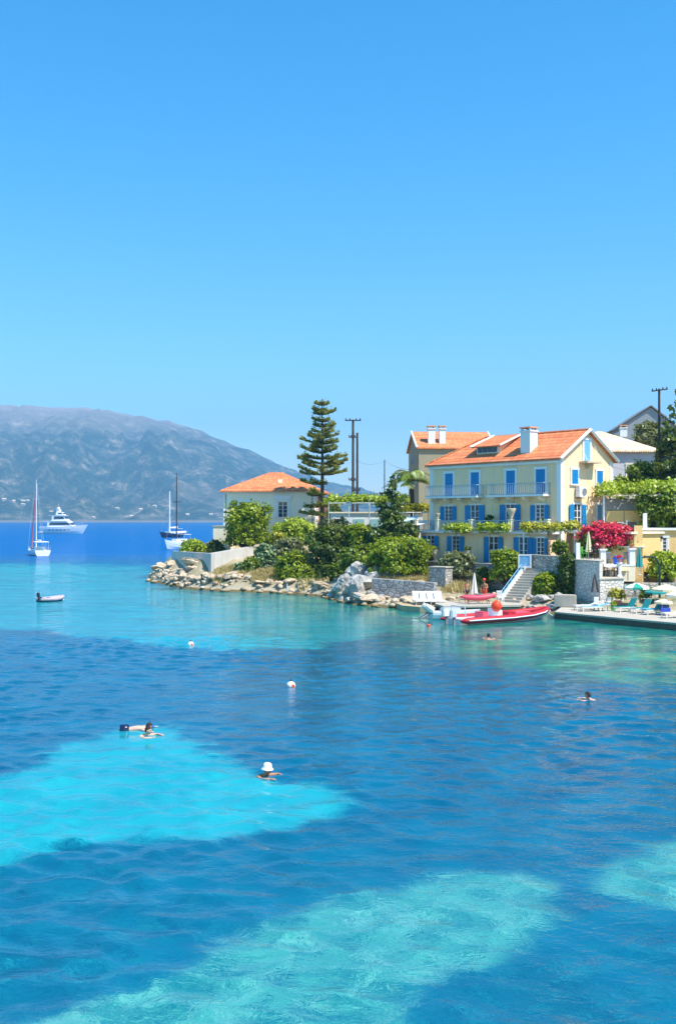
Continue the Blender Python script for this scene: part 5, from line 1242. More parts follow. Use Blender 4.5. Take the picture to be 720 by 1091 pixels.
# small tender on the left
dg = thing('dinghy', 'small pale rubber dinghy with dark underside and outboard floating alone', 'dinghy', (X(55, 89), 89, 0), R(38)); dg.scale = (.85, .85, .9)
mb = MB(); pts = [(-1.3, -.55, .22), (.3, -.58, .24), (.95, -.4, .32), (1.25, 0, .38), (.95, .4, .32), (.3, .58, .24), (-1.3, .55, .22)]
mb.tube(pts, [.14, .21, .21, .2, .21, .21, .14], 10); mb.build('tube', plain('pale_pink_rubber', (.46, .37, .40), .5, .1), dg, smooth=True)
MB().tube([(p[0], p[1] * 1.02, p[2] - .13) for p in pts], [.11, .17, .17, .16, .17, .17, .11], 8).build('rubbing_strake', M['navy'], dg, smooth=True)
mb = MB(); mb.box(-.2, 0, .1, 2.1, .9, .08); mb.box(-1.15, 0, .12, .08, .95, .38); mb.build('floor', M['grey'], dg)
MB().box(-.1, 0, .34, .25, 1.0, .05).build('seat', M['grey'], dg)
ob = MB().box(-1.35, 0, .5, .3, .26, .38, 0, .8).build('outboard_motor', M['black'], dg, bevel=.03); MB().box(-1.36, 0, -.3, .1, .08, .8).build('shaft', M['black'], ob)

# red rigid inflatable
a, b = (X(480, 69.2), 69.2), (X(583, 73.6), 73.6)
ln = math.hypot(b[0] - a[0], b[1] - a[1]); mid = ((a[0] + b[0]) / 2, (a[1] + b[1]) / 2)
rb = thing('inflatable_boat', 'long red rigid inflatable boat moored at the quay', 'boat', (mid[0], mid[1], 0), yawdir(a, b))
h2 = ln / 2; W = 1.15
hl = hull(ln * .95, 1.9, -.35, .34, bow=1.0, sheer=.25); hl.build('hull', M['gel'], rb)
def tubepath(off, dz): return [(-h2, s * (W * k + off), z + dz) for s, k, z in ((-1, .92, .5),)] 
tp = [(-h2, -W * .95, .3), (-h2 + .5, -W, .31), (0, -W * 1.02, .34), (h2 * .45, -W * .92, .42), (h2 * .75, -W * .62, .54), (h2 * .93, -W * .25, .66), (h2 * .98, 0, .7)]
tp = tp + [(x, -y, z) for x, y, z in tp[-2::-1]]; rad = [.08, .21, .23, .22, .2, .18, .17, .18, .2, .22, .23, .21, .08]
MB().tube(tp, rad, 12).build('tube', M['red'], rb, smooth=True)
st_ = [(x * 1.003, y * 1.0 + (-.225 if y < -.1 else .225 if y > .1 else 0) * (1 if abs(x) < h2 * .9 else .5), z + .02) for x, y, z in tp[1:-1]]
MB().tube(st_, .045, 6).build('rubbing_strake', M['gel'], rb)
cn = MB().prism([(-.9, -.35), (-.1, -.3), (-.1, .3), (-.9, .35)], .3, [.98, .8, .8, .98]).build('console', M['gel'], rb, bevel=.03)
MB().slab([(-.05, -.35, .8), (-.05, .35, .8), (-.35, .3, 1.15), (-.35, -.3, 1.15)], .02).build('windscreen', M['tint'], cn)
MB().box(-1.7, 0, .3, .5, .9, .45).build('seat', M['pink'], rb, bevel=.04); MB().box(1.6, 0, .36, 1.6, 1.2, .22).build('bow_cushion', M['pink'], rb, bevel=.04)
MB().box(.7, 0, .3, .8, .8, .35).build('locker', M['red'], rb, bevel=.04)
for y in (-.42, .42):
    ob = MB().box(-h2 - .15, y, .5, .5, .36, .5, 0, .82).build('outboard_motor', M['metal'] if y < 0 else M['cloth'], rb, bevel=.06); MB().box(-h2 - .05, y, -.4, .18, .12, 1.15).build('shaft', M['grey'], ob)
mb = MB(); mb.tube([(-h2 + .6, -.8, .6), (-h2 + .6, -.75, 1.2), (-h2 + .6, .75, 1.2), (-h2 + .6, .8, .6)], .04, 6); mb.build('roll_bar', M['metal'], rb)
tag(MB().lathe([(.05, -.36), (.24, -.29), (.35, -.1), (.37, .07), (.28, .27), (.13, .37), (.05, .43)], 0, 0, .42, 16).build('fender', M['orange'], None, (X(528.5, 70.8), 70.8, .66), smooth=True), 'big round orange red buoy lying in the red boat', 'buoy')
tag(MB().tube([P(583, 652, 73.6), P(588, 656, 73.5), P(594, 658, 73.4), P(602, 656, 73.8), P(608, 651.5, 74.2)], .03, 5).build('mooring_rope', M['cloth']), 'pale mooring rope from the red boat to the bathing quay', 'rope')
# second grey white boat behind the stern
sb_ = thing('motorboat', 'small grey and white motorboat with raised outboards behind the red boat stern', 'boat', (X(484, 73.4), 73.4, 0), R(12))
hull(3.6, 1.6, -.25, .5, bow=.8).build('hull', M['gel'], sb_)
MB().box(-.3, 0, .45, 1.4, .9, .35, 0, .9).build('cover', M['metal'], sb_, bevel=.05)
for y in (-.35, .35):
    ob = MB().tube([(-1.75, y, .62), (-2.25, y, 1.0)], [.25, .17], 8).build('outboard_motor', M['cloth'], sb_); MB().tube([(-1.7, y, .55), (-2.5, y, .12)], .07, 6).build('shaft', M['grey'], ob)
# pink kayak on the quay
ky = thing('kayak', 'upturned pink kayak lying on trestles on the mooring quay', 'kayak', (X(509.5, 78.0), 78.0, .66), R(6)); ky.scale = (.58, .9, 1)
mb = MB(); n = 14; vs = []; fs = []
for i in range(n + 1):
    u = i / n; b_ = .42 * math.sin(PI * u) ** .6 + .01; z = .42 + .16 * (2 * u - 1) ** 2 + .12 * u
    for k in range(10):
        an = 2 * PI * k / 10; vs.append((-2.5 + 5 * u, b_ * math.cos(an), z + .24 * (math.sin(PI * u) ** .5 + .05) * math.sin(an)))
for i in range(n):
    for k in range(10): fs.append((i * 10 + k, i * 10 + (k + 1) % 10, (i + 1) * 10 + (k + 1) % 10, (i + 1) * 10 + k))
fs += [tuple(range(9, -1, -1)), tuple(n * 10 + k for k in range(10))]
MB().add(vs, fs).build('hull', M['pink'], ky, smooth=True)
MB().lathe([(.5, 0), (.5, .04), (.42, .05)], 0, 0, 0, 14).build('cockpit_rim', M['grey'], ky, (0, 0, .71)).scale = (1.2, .55, 1)
for x in (-1.3, 1.3):
    mb = MB()
    for s in (-1, 1): mb.tube([(x, s * .4, 0), (x, s * .08, .26)], .03, 5)
    mb.tube([(x, -.4, .24), (x, .4, .24)], .03, 5); mb.build('trestle', M['wood'], ky)

# ---------------------------------------------------------------- buoys
def buoy(px, py, r, label, m1='cloth', cap=True):
    d = DW(py + 3); o = thing('buoy', label, 'buoy', (X(px, d), d, 0))
    MB().lathe([(r * .1, -r * .6), (r * .75, -r * .35), (r, .1 * r), (r * .8, r * .7), (r * .3, r * 1.02), (.02, r * 1.08)], seg=16).build('float', M[m1], o, smooth=True)
    if cap: MB().lathe([(r * .35, 0), (r * .42, .02), (r * .2, .05)], seg=12).build('painted_cap', M['orange'], o, (r * .45, -r * .62, r * .25), (R(60), 0, R(35)))
    MB().lathe([(.02, 0), (.05, .02), (.02, .1)], seg=8).build('eye', M['dark'], o, (0, 0, r * 1.05))
buoy(310, 728, .2, 'white buoy with an orange patch nearer the middle of the bay'); buoy(203.5, 684, .18, 'small white buoy on the edge of the turquoise shallows')
buoy(456.5, 664, .15, 'tiny orange buoy in front of the low rock ledge', 'orange', False)

# ---------------------------------------------------------------- people
def head(parent, p, yaw, r=.11, skin='skin', hat=None, hair=True, pitch=0):
    """a head with face, ears and hair; +x is the way it looks"""
    bm = bmesh.new(); bmesh.ops.create_icosphere(bm, subdivisions=4, radius=1)
    for v in bm.verts:
        x, y, z = v.co
        jaw = 1 - .28 * max(0, -z) ** 1.2
        x2 = x * .98 * (jaw if x < 0 else 1 - .12 * max(0, -z)); y2 = y * .78 * jaw; z2 = z * 1.22
        def bmp(cx_, cy_, cz_, s_, a_):
            return a_ * math.exp(-((y - cy_) ** 2 + (z - cz_) ** 2) / s_ ** 2) if x > 0 else 0
        x2 += bmp(0, 0, -.12, .11, .22) + bmp(0, 0, -.48, .14, .07) - bmp(0, .33, .08, .15, .10) - bmp(0, -.33, .08, .15, .10) + bmp(0, 0, -.85, .2, .06) + bmp(0, 0, .28, .35, .03)
        if abs(x + .05) < .22 and abs(z) < .3: y2 *= 1 + .16 * (1 - abs(z) / .3)
        v.co = (x2 * r, y2 * r, z2 * r)
    me = bpy.data.meshes.new('head'); bm.to_mesh(me); bm.free()
    o = link('head', me, M[skin], parent, p, (0, pitch, yaw), smooth=True)
    for s in (-1, 1):
        MB().lathe([(.001, -.014), (.012, -.006), (.015, 0), (.012, .006), (.001, .014)], seg=8).build('eye', M['black'], o, (r * .9, s * r * .3, r * .1), smooth=True)
    MB().tube([(r * .93, -.028, -r * .52), (r * 1.0, 0, -r * .53), (r * .93, .028, -r * .52)], .006, 5).build('mouth', M['sailred'], o)
    if hair:
        bm = bmesh.new(); bmesh.ops.create_icosphere(bm, subdivisions=3, radius=1)
        for v in bm.verts:
            x, y, z = v.co; k = 1.08 + .04 * mnoise.noise(v.co * 3)
            z2 = max(z, -.35 if x < -.1 else .28 + .2 * max(0, x)); v.co = ((x * .98 - .05) * r * k, y * .84 * r * k, z2 * 1.2 * r * k)
        me = bpy.data.meshes.new('hair'); bm.to_mesh(me); bm.free(); link('hair', me, M['hair'], o, smooth=True)
    if hat == 'sun':
        MB().lathe([(r * 1.5, -.035), (r * 1.46, -.02), (r * 1.08, .02), (r * 1.04, .07), (r * .9, r * 1.05), (r * .5, r * 1.25), (.01, r * 1.3)], seg=20).build('sun_hat', M['cloth'], o, (-.01, 0, r * .35), (0, R(6), 0), smooth=True)
    if hat == 'mask':
        MB().tube([(r * .75, -r * .75, .02), (r * 1.12, -r * .35, .02), (r * 1.15, r * .35, .02), (r * .75, r * .75, .02)], .03, 6).build('diving_mask', M['plasticblue'], o)
        MB().tube([(r * .6, r * .9, -.03), (r * .2, r * 1.0, .1), (-r * .2, r * 1.0, .28)], .014, 6).build('snorkel', M['towelblue'], o)
    return o

def hand(parent, w, dirv, palm_n, skin, curl=.3, k=1.0):
    """a palm and five fingers as one skinned chain set"""
    dirv = Vector(dirv).normalized(); palm_n = Vector(palm_n).normalized(); side = dirv.cross(palm_n).normalized(); w = Vector(w)
    vs = [w, w + dirv * .05 * k, w + dirv * .085 * k]; ed = [(0, 1), (1, 2)]; rd = [(.022, .016), (.036, .014), (.04, .013)]
    for i, (o_, l) in enumerate(((-.032, .062), (-.011, .074), (.011, .07), (.032, .055))):
        p0 = w + (dirv * .088 + side * o_) * k; p1 = p0 + (dirv * l * .5 - palm_n * l * .2 * curl) * k; p2 = p1 + (dirv * l * .45 - palm_n * l * .5 * curl) * k
        b_ = len(vs); vs += [p0, p1, p2]; ed += [(2, b_), (b_, b_ + 1), (b_ + 1, b_ + 2)]; rd += [(.009, .009), (.0085, .0085), (.007, .007)]
    b_ = len(vs); vs += [w + (dirv * .035 - side * .034) * k, w + (dirv * .068 - side * .058) * k, w + (dirv * .09 - side * .06) * k]; ed += [(1, b_), (b_, b_ + 1), (b_ + 1, b_ + 2)]; rd += [(.012, .012), (.010, .010), (.008, .008)]
    return skinmesh('hand', vs, ed, rd, M[skin], parent)

def swimmer(label, px, py, d, yaw, skin, pose='breast', hat=None, hair=True, hp_=0, legs=None, clothes='navy', group=None):
    """a swimmer; local +x is forward, water at z = 0"""
    o = thing('person', label, 'person', (X(px, d), d, .015), yaw, group)
    if pose == 'breast':
        J = dict(pel=(-.62, 0, -.34), wai=(-.42, 0, -.24), che=(-.18, 0, -.10), nek=(-.02, 0, .02), hd=(.04, 0, .09), sl=(-.1, .19, -.05), el=(.14, .36, -.02), wl=(.36, .26, .0), sr=(-.1, -.19, -.05), er=(.14, -.36, -.02), wr=(.36, -.26, .0), kl=(-1.0, .16, -.5), al=(-1.35, .24, -.42), tl=(-1.5, .28, -.45), kr=(-1.0, -.16, -.5), ar=(-1.35, -.24, -.42), tr=(-1.5, -.28, -.45))
        hc = (.06, 0, .165)
    else:   # floating flat at the surface
        J = dict(pel=(-.55, 0, .0), wai=(-.35, 0, .02), che=(-.12, 0, .03), nek=(.1, 0, .03), hd=(.18, 0, .05), sl=(.0, .19, .02), el=(.2, .38, .03), wl=(.36, .4, .0), sr=(.0, -.19, .02), er=(.1, -.42, .02), wr=(.26, -.46, .0), kl=(-.88, .12, -.22), al=(-1.15, .15, -.5), tl=(-1.25, .17, -.6), kr=(-.88, -.14, -.16), ar=(-1.2, -.17, -.4), tr=(-1.3, -.2, -.5))
        hc = (.24, 0, .07)
    keys = list(J); vs = [J[k] for k in keys]; ix = {k: i for i, k in enumerate(keys)}
    ed = [(ix[a_], ix[b_]) for a_, b_ in (('pel', 'wai'), ('wai', 'che'), ('che', 'nek'), ('nek', 'hd'), ('che', 'sl'), ('sl', 'el'), ('el', 'wl'), ('che', 'sr'), ('sr', 'er'), ('er', 'wr'), ('pel', 'kl'), ('kl', 'al'), ('al', 'tl'), ('pel', 'kr'), ('kr', 'ar'), ('ar', 'tr'))]
    rad = dict(pel=(.15, .11), wai=(.13, .10), che=(.16, .115), nek=(.055, .055), hd=(.05, .05), sl=.062, el=.042, wl=.027, sr=.062, er=.042, wr=.027, kl=.06, al=.038, tl=.035, kr=.06, ar=.038, tr=.035)
    rd = [rad[k] if isinstance(rad[k], tuple) else (rad[k], rad[k]) for k in keys]
    skinmesh('body', vs, ed, rd, M[skin], o)
    for s_, e_, w_ in (('sl', 'el', 'wl'), ('sr', 'er', 'wr')):
        dv = Vector(J[w_]) - Vector(J[e_]); hand(o, J[w_], (dv.x, dv.y, 0), (0, 0, 1), skin)
    if pose != 'breast': MB().tube([(-.72, 0, 0), (-.55, 0, .005), (-.42, 0, .02)], [.17, .175, .15], 12).build('swim_shorts', M[clothes], o, smooth=True)
    head(o, hc, hp_, .115, skin, hat, hair)
    return o
d = DW(826); swimmer('swimmer in a white sun hat in the turquoise patch', 283.5, 822, d, R(-35), 'skin', hat='sun')
d = DW(745.5); swimmer('lone dark haired swimmer in the deep water on the right', 627, 743, d, R(155), 'skinpale')
d = DW(783.5); swimmer('dark haired swimmer with only head and shoulders up next to the floating one', 157, 781, d, R(-20), 'skinpale')
d = DW(777); swimmer('swimmer floating flat in dark shorts with a blue diving mask', 152, 775, d, R(8), 'skinpale', 'flat', hat='mask')
d = DW(680.5); swimmer('distant dark haired swimmer in the green water in front of the red boat', 520, 678, d, R(80), 'skin')

def stander(label, px, d, zf, yaw, skin, trunks, hat=False, bend=0.0, arm=0.0):
    o = thing('person', label, 'person', (X(px, d), d, zf), yaw)
    J = dict(pel=(0, 0, .92), wai=(.02, 0, 1.1), che=(.03 + bend * .3, 0, 1.32), nek=(.04 + bend * .45, 0, 1.5), hd=(.05 + bend * .5, 0, 1.58), sl=(.02 + bend * .35, .19, 1.42), el=(.06 + bend * .5 + arm * .1, .27, 1.14), wl=(.2 + bend * .6 + arm * .25, .2, .95 + arm * .25), sr=(.02 + bend * .35, -.19, 1.42), er=(.0 + bend * .5, -.28, 1.14), wr=(.12 + bend * .5, -.26, .88), hl=(0, .1, .86), kl=(.03, .12, .48), al=(-.02, .12, .08), tl=(.14, .13, .03), hr=(0, -.1, .86), kr=(.06, -.13, .48), ar=(.0, -.13, .08), tr=(.16, -.14, .03))
    keys = list(J); vs = [J[k] for k in keys]; ix = {k: i for i, k in enumerate(keys)}
    ed = [(ix[a_], ix[b_]) for a_, b_ in (('pel', 'wai'), ('wai', 'che'), ('che', 'nek'), ('nek', 'hd'), ('che', 'sl'), ('sl', 'el'), ('el', 'wl'), ('che', 'sr'), ('sr', 'er'), ('er', 'wr'), ('pel', 'hl'), ('hl', 'kl'), ('kl', 'al'), ('al', 'tl'), ('pel', 'hr'), ('hr', 'kr'), ('kr', 'ar'), ('ar', 'tr'))]
    rad = dict(pel=(.15, .11), wai=(.14, .1), che=(.17, .12), nek=.055, hd=.05, sl=.06, el=.042, wl=.028, sr=.06, er=.042, wr=.028, hl=.09, kl=.062, al=.04, tl=.035, hr=.09, kr=.062, ar=.04, tr=.035)
    skinmesh('body', vs, ed, [rad[k] if isinstance(rad[k], tuple) else (rad[k], rad[k]) for k in keys], M[skin], o)
    MB().lathe([(.15, .72), (.19, .78), (.185, .95), (.165, 1.04)], seg=14).build('swim_trunks', M[trunks], o, smooth=True)
    for e_, w_ in (('el', 'wl'), ('er', 'wr')): dv = Vector(J[w_]) - Vector(J[e_]); hand(o, J[w_], dv, (1, 0, .2), skin, .6)
    h_ = head(o, (J['hd'][0] + .02, 0, 1.69), 0, .112, skin, None, True)
    if hat: MB().lathe([(.135, 0), (.13, .06), (.09, .12), (.01, .14)], seg=14).build('cap', M['orange'], h_, (0, 0, .05), smooth=True)
    return o
stander('tanned bather in dark trunks standing at the left end of the pink kayak', 496.5, 79.0, .66, R(-60), 'skin', 'navy', False, .1)
stander('tanned bather in an orange cap standing behind the middle of the pink kayak', 516, 79.3, .66, R(-110), 'skin', 'orange', True, .25, 1.0)

# ---------------------------------------------------------------- beach furniture
def parasol(label, px, ytop, d, zf, r, m1, m2=None, tilt=0.0, n=8, group=None, drop=.32):
    o = thing('parasol', label, 'parasol', (X(px, d), d, zf), R(15), group); H = Z(ytop, d) - zf
    MB().tube([(0, 0, 0), (0, 0, H + .04)], .03, 7).build('pole', M['metal'], o)
    MB().lathe([(.22, 0), (.22, .06), (.08, .12)], seg=12).build('foot', M['concrete'], o)
    for which, mm in ((0, m1), (1, m2 or m1)):
        mb = MB()
        for k in range(n):
            if m2 and k % 2 != which: continue
            if not m2 and which: continue
            a0, a1 = 2 * PI * k / n, 2 * PI * (k + 1) / n
            c = [(0, 0, H), (math.cos(a0) * r * .55, math.sin(a0) * r * .55, H - drop * r * .42), (math.cos(a1) * r * .55, math.sin(a1) * r * .55, H - drop * r * .42), (math.cos(a0) * r, math.sin(a0) * r, H - drop * r), (math.cos(a1) * r, math.sin(a1) * r, H - drop * r), (math.cos(a0) * r, math.sin(a0) * r, H - drop * r - .14), (math.cos(a1) * r, math.sin(a1) * r, H - drop * r - .14)]
            mb.add(c, [(0, 1, 2), (1, 3, 4, 2), (3, 5, 6, 4)])
        if mb.v:
            q = mb.build('canopy' if not which else 'canopy_panel', M[mm], o)
            so_ = q.modifiers.new('t', 'SOLIDIFY'); so_.thickness = .012
    return o
parasol('white and green segmented parasol left of the arched lamp post', 677, 621, 75.5, .5, .95, 'cloth', 'green')
parasol('teal parasol just left of the cream parasols', 697, 627, 77, .5, .8, 'teal')
parasol('large cream parasol right of the arched lamp post', 709, 622.5, 74, .5, 1.05, 'creamcloth')
parasol('cream parasol cut by the right edge of the picture', 722, 629, 72, .5, .9, 'cloth', 'creamcloth')
parasol('low pale yellow parasol over the blue towel chair', 706, 638, 71, .5, .62, 'creamcloth')
def closed_parasol(label, px, ytop, ybot, d, mat):
    z0, z1 = Z(ybot, d), Z(ytop, d); H = z1 - z0; o = thing('closed_parasol', label, 'parasol', (X(px, d), d, z0))
    MB().tube([(0, 0, 0), (0, 0, H)], .03, 6).build('pole', M['metal'], o); MB().lathe([(.2, 0), (.2, .05), (.05, .1)], seg=10).build('foot', M['concrete'], o)
    mb = MB(); vs = []; fs = []; n = 12
    for j, (q, rr_) in enumerate(((.3, .26), (.45, .2), (.7, .13), (.95, .05), (1.0, .01))):
        for k in range(n): a_ = 2 * PI * k / n; r_ = rr_ * (1.18 if k % 2 else .8); vs.append((math.cos(a_) * r_, math.sin(a_) * r_, H * q))
    for j in range(4):
        for k in range(n): fs.append((j * n + k, j * n + (k + 1) % n, (j + 1) * n + (k + 1) % n, (j + 1) * n + k))
    fs.append(tuple(range(n - 1, -1, -1))); mb.add(vs, fs).build('folded_canopy', M[mat], o)
closed_parasol('closed white parasol behind the two bathers on the quay', 505, 610, 641, 80.2, 'cloth')
closed_parasol('closed cream parasol on the bastion left of the bougainvillea', 626.5, 566, 597.5, 80.5, 'creamcloth')
closed_parasol('closed green and white parasol by the ochre corner pillar', 680.5, 583, 613, 79.5, 'teal')
def lounger(label, px, d, zf, yaw, mat, frame='cloth', back=R(55), group=None):
    o = thing('sun_lounger', label, 'sun lounger', (X(px, d), d, zf), yaw, group)
    mb = MB(); mb.box(0, -.3, .28, 1.5, .05, .06); mb.box(0, .3, .28, 1.5, .05, .06); mb.box(-.75, 0, .28, .05, .6, .06); mb.box(.75, 0, .28, .05, .6, .06); mb.build('frame', M[frame], o)
    for x in (-.65, .6):
        for y in (-.28, .28): MB().box(x, y, 0, .05, .05, .278).build('leg', M[frame], o)
    mb = MB()
    for k in range(8): mb.box(-.62 + k * .15, 0, .342, .125, .56, .03)
    mb.build('seat', M[mat], o)
    mb = MB(); c, s = math.cos(back), math.sin(back)
    mb.slab([(.45, -.29, .36), (.45, .29, .36), (.45 + c * .72, .29, .36 + s * .72), (.45 + c * .72, -.29, .36 + s * .72)][::-1], .05); mb.build('backrest', M[mat], o)
    return o
for k, px in enumerate((445, 452.8, 460.6, 468.2)): lounger('white sun lounger in the row of four on the rock ledge', px, 80.4 - .1 * k, .42 if k < 3 else .44, R(98), 'cloth', back=R(62), group='row of white sun loungers on the rock ledge')
lounger('teal sun lounger left of the white segmented parasol pole', 665, 73.2, .5, R(25), 'teal'); lounger('teal sun lounger under the middle of the quay', 681, 72.3, .5, R(30), 'teal')
lounger('teal sun lounger with a blue towel nearest the blue patterned chair', 694, 71.2, .5, R(25), 'teal')
tag(MB().slab([(-.7, -.3, .03), (.35, -.3, .03), (.35, .3, .03), (-.7, .3, .03)], .025).build('towel', plain('sky_blue_towel', (.10, .42, .66), .9, .2, 6), None, (X(693, 71.2), 71.2, .5 + .38), (0, 0, R(25))), 'light blue towel spread on the teal sun lounger', 'towel')
lounger('yellow sun lounger at the right edge of the quay', 716, 68.6, .5, R(15), 'creamcloth')
lounger('low white sun lounger at the left end of the bathing quay', 622, 74.6, .5, R(8), 'cloth', back=R(22))
lounger('pale blue sun lounger right of the low white one on the quay', 629, 73.6, .5, R(5), 'ltblue', back=R(15))
def chair(label, px, d, zf, yaw, mat='cloth', group=None):
    o = thing('chair', label, 'chair', (X(px, d), d, zf), yaw, group)
    MB().box(0, 0, .42, .46, .46, .05).build('seat', M[mat], o)
    mb = MB()
    for k in range(5): mb.box(-.22, -.18 + .09 * k, .475, .03, .05, .42)
    mb.box(-.22, 0, .88, .04, .46, .07); mb.build('backrest', M[mat], o)
    for x in (-.2, .2):
        for y in (-.2, .2): MB().box(x, y, 0, .045, .045, .418).build('leg', M[mat], o)
    mb = MB()
    for y in (-.23, .23): mb.tube([(-.22, y, .66), (.2, y, .66), (.2, y, .45)], .022, 5)
    mb.build('armrest', M[mat], o); return o
chair('white plastic armchair in front of the bastion wall, left one', 637, 74.2, .5, R(-60)); chair('white plastic armchair in front of the bastion wall, right one', 645.5, 74.0, .5, R(200))
chair('white chair beside the staircase on the mooring quay', 532.5, 78.6, .66, R(-80))
o = chair('armchair draped with a blue patterned towel', 708, 70.4, .5, R(-100), 'grey')
tag(MB().add([(-.3, -.3, 1.0), (-.3, .3, 1.0), (-.24, -.3, .5), (-.24, .3, .5), (.27, -.3, .5), (.27, .3, .5), (.3, -.3, .1), (.3, .3, .1), (-.34, -.3, .3), (-.34, .3, .3)], [(0, 2, 3, 1), (2, 4, 5, 3), (4, 6, 7, 5), (0, 1, 9, 8)]).build('towel', M['towelblue'], None, (X(708, 70.4), 70.4, .5), (0, 0, R(-100))), 'blue and white patterned towel draped over an armchair', 'towel').modifiers.new('t', 'SOLIDIFY').thickness = .02
o = thing('planter', 'lime green plastic pot with grass beside the armchairs', 'pot', (X(652.5, 74), 74, .5)); MB().lathe([(.15, 0), (.22, .35), (.24, .37)], seg=12).build('pot', M['plasticgreen'], o)
V, Q, r = leafcloud([(0, 0, .5, .2, .2, .16)], 150, .12, 5); fastmesh('plant', V, Q, M['leaf_lime'], o, r)
for k, (px, d, l) in enumerate(((657, 76.2, 'orange flowering shrub in a terracotta pot under the terrace wall'), (688, 77.6, 'round shrub in a terracotta pot behind the teal loungers'))):
    o = thing('potted_plant', l, 'potted plant', (X(px, d), d, .5)); MB().lathe([(.2, 0), (.3, .45), (.33, .5), (.33, .56)], seg=14).build('pot', M['terracotta'], o); V, Q, r = leafcloud([(0, 0, .95, .5, .45, .45)], 700, .12, 60 + k); fastmesh('plant', V, Q, M['leaf_yellow' if k == 0 else 'leaf_mid'], o, r)
def table(label, px, d, zf, cloth='cloth', r=.45, sq=False):
    o = thing('table', label, 'table', (X(px, d), d, zf)); MB().box(0, 0, .72, .9, .9, .035).build('tabletop', M[cloth], o)
    for x in (-.38, .38):
        for y in (-.38, .38): MB().box(x, y, 0, .05, .05, .718).build('leg', M['wood'], o)
zt_ = Z(617, 76.8) + .09; zt2 = Z(598, 77.5) + .09
table('small white topped table on the lower terrace, left of the pedestal', 650, 78.6, zt_); table('ochre topped table on the lower terrace, right of the pedestal', 661.5, 79, 2.2 + .2, 'yellowcloth')
chair('dark chair at the left end of the lower terrace', 644.5, 78.8, zt_, R(0), 'wood'); chair('dark chair facing the small white table', 655, 78.4, zt_, R(180), 'wood')
o = thing('flower_pedestal', 'white pedestal topped with a red flower pot on the lower terrace', 'pedestal', (X(659.5, 78), 78, zt_))
MB().lathe([(.2, 0), (.2, .12), (.12, .2), (.13, .95), (.22, 1.02), (.22, 1.1)], seg=12).build('column', M['white'], o); MB().lathe([(.12, 0), (.18, .25), (.2, .27)], 0, 0, 1.102, 12).build('pot', M['terracotta'], o)
V, Q, r = leafcloud([(0, 0, 1.5, .2, .2, .14)], 160, .1, 12); fastmesh('flowers', V, Q, M['bougain'], o, r)
# balustrade posts of the bougainvillea terrace
zb_ = Z(603, 79.5)
for k, px in enumerate((641.5, 672.5)):
    d = 79.6; o = thing('gate_pillar', ('left' if k == 0 else 'right') + ' one of the two white pillars below the bougainvillea', 'pillar', (X(px, d), d, zb_ - .35 if k else zb_))
    h_ = 1.2 if k == 0 else 1.6; MB().box(0, 0, 0, .42, .42, h_).build('shaft', M['white'], o); MB().box(0, 0, h_ + .002, .56, .56, .12).build('cap', M['white'], o)
    c = MB().lathe([(.14, 0), (.22, .25), (.25, .3)], 0, 0, h_ + .124, 12).build('pot', M['terracotta'], o)
walled('balcony_base', 'white faced upper landing between the two white pillars', [(X(638, 79.2), 79.2), (X(676, 79), 79), (X(676, 82), 82), (X(640, 82), 82)], 2.3, Z(603, 79.3), M['whitew'], M['white'], 'terrace', .03)
o = thing('storage_drum', 'bright blue plastic storage drum between the white pillars', 'drum', (X(657.5, 79.9), 79.9, zb_ + .1)); MB().lathe([(.3, 0), (.34, .1), (.34, .5), (.3, .62)], seg=16).build('body', M['plasticblue'], o); MB().lathe([(.31, 0), (.31, .05)], 0, 0, .622, 16).build('lid', M['plasticblue'], o)
chair('dark metal chair left of the blue drum', 650, 80.3, zb_ + .1, R(-60), 'grey'); chair('dark metal chair right of the blue drum', 666, 80.3, zb_ + .1, R(-120), 'grey')
chair('pale green garden chair on top of the bastion', 622.5, 79.6, zt2, R(-30), 'plasticgreen'); chair('dark chair beside the closed cream parasol', 631, 79.2, zt2, R(-120), 'wood')
for k, px in enumerate((616, 618.5)): pass
tag(MB().box(0, 0, 0, .32, .32, 1.25, 0, .95).build('pillar', M['white'], None, (X(615, 79.6), 79.6, zt2)), 'short white pillar at the left corner of the bastion top', 'pillar')
walled('corner_pillar', 'tall ochre corner pillar in front of the annex', [(X(675, 81.3), 81.3), (X(684, 81.3), 81.3), (X(684, 82.5), 82.5), (X(675, 82.5), 82.5)], 1.8, Z(560, 81.3), M['ochre'], None, 'pillar')
o = thing('table', 'terrace table with pale cloth behind the bougainvillea', 'table', (X(655, 85.4), 85.4, 6.06)); MB().box(0, 0, .72, 1.2, .8, .04).build('tabletop', M['cloth'], o)
for x in (-.5, .5):
    for y in (-.32, .32): MB().box(x, y, 0, .05, .05, .718).build('leg', M['wood'], o)
chair('pale chair at the cloth covered terrace table', 664, 85.0, 6.06, R(180), 'metal'); chair('grey chair under the pergola near the villa gable', 645, 85.2, 6.06, R(0), 'grey')
# folded dark stand leaning on the bastion wall
ax, ay = X(634, 75.9), 75.75
ea = thing('folding_stand', 'dark two legged folded stand leaning on the bastion wall', 'stand', (ax - .1, ay, .5 + 1.2))
for s in (-1, 1): MB().tube([(s * .22, -.12, -.0), (s * .14, -.05, .6), (0, .02, 1.35)], [.09, .08, .03], 6).build('leg', M['wood'], ea)
tag(MB().box(0, 0, 0, .5, .3, .6).build('notice_board', M['gel'], None, (X(578, 79.4), 79.4, 1.9)), 'small plain white utility box behind the bush by the stairs', 'box') if False else None
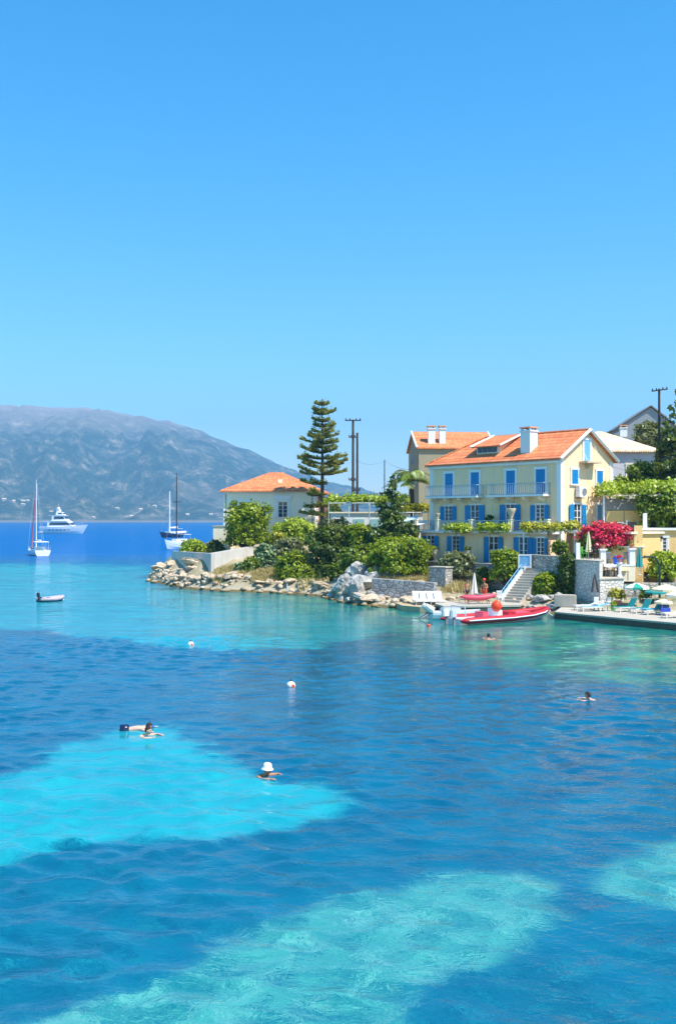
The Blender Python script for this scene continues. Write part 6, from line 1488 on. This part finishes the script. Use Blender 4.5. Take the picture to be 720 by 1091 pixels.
# balcony furniture of the villa
for k, (x, l) in enumerate(((8.6, 'white balcony chair by the dark open door of the villa'), (10.3, 'pale blue balcony chair under the second villa door'))):
    wx, wy = hv(x, -.75); o = chair(l, 0, 1, 6.03, HA - R(90), 'cloth' if k == 0 else 'ltblue'); o.location = (wx, wy, 6.03)
wx, wy = hv(8.0, -.8); o = thing('potted_plant', 'dark leafy plant in a pot on the villa balcony', 'potted plant', (wx, wy, 6.03)); MB().lathe([(.16, 0), (.22, .35), (.24, .38)], seg=12).build('pot', M['terracotta'], o); V, Q, r = leafcloud([(0, 0, .85, .35, .3, .5)], 420, .15, 71); fastmesh('plant', V, Q, M['leaf_dark'], o, r)
# mooring stakes at the shore path
for k, (px, py, d, h_) in enumerate(((306, 632, 98.6, .85), (313, 632, 98.6, .8))):
    tag(MB().tube([(0, 0, -.8), (0, 0, h_)], .05, 6).build('mooring_post', M['cloth'], None, (X(px, d), d, .1)), ('left' if k == 0 else 'right') + ' one of the two thin white stakes in the shallows by the path', 'post')
for k, (px, d, h_, l) in enumerate(((215, 104.3, 1.1, 'short dark iron post among the pale rocks below the wall corner'), (241, 102.6, 1.2, 'short dark post on the rocks right of the wall corner'))):
    tag(MB().lathe([(.12, 0), (.1, .1), (.07, h_ - .2), (.12, h_ - .1), (.1, h_)], seg=8).build('bollard', M['greeniron'], None, (X(px, d), d, .45)), l, 'bollard')
# white canvas tents left of the villa
for k, (px, y, l) in enumerate(((436, 551, 'pale turquoise canvas awning left of the villa, upper one'), (446, 556, 'white canvas awning against the left edge of the villa'))):
    d = 96.5 - k; z = Z(y, d); o = thing('canvas_awning', l, 'awning', (X(px, d), d, z - 1.6)); MB().slab([(-.95, -.5, 1.15), (.75, -.5, 1.5), (.75, .9, 1.75), (-.95, .9, 1.4)], .04).build('canopy', M['cloth'] if k else plain('pale_turquoise_canvas', (.55, .72, .72), .85, .08), o)
    for x in (-.85, .7): MB().tube([(x, -.45, 0), (x, -.45, 1.15 if x < 0 else 1.45)], .03, 5).build('pole', M['metal'], o)
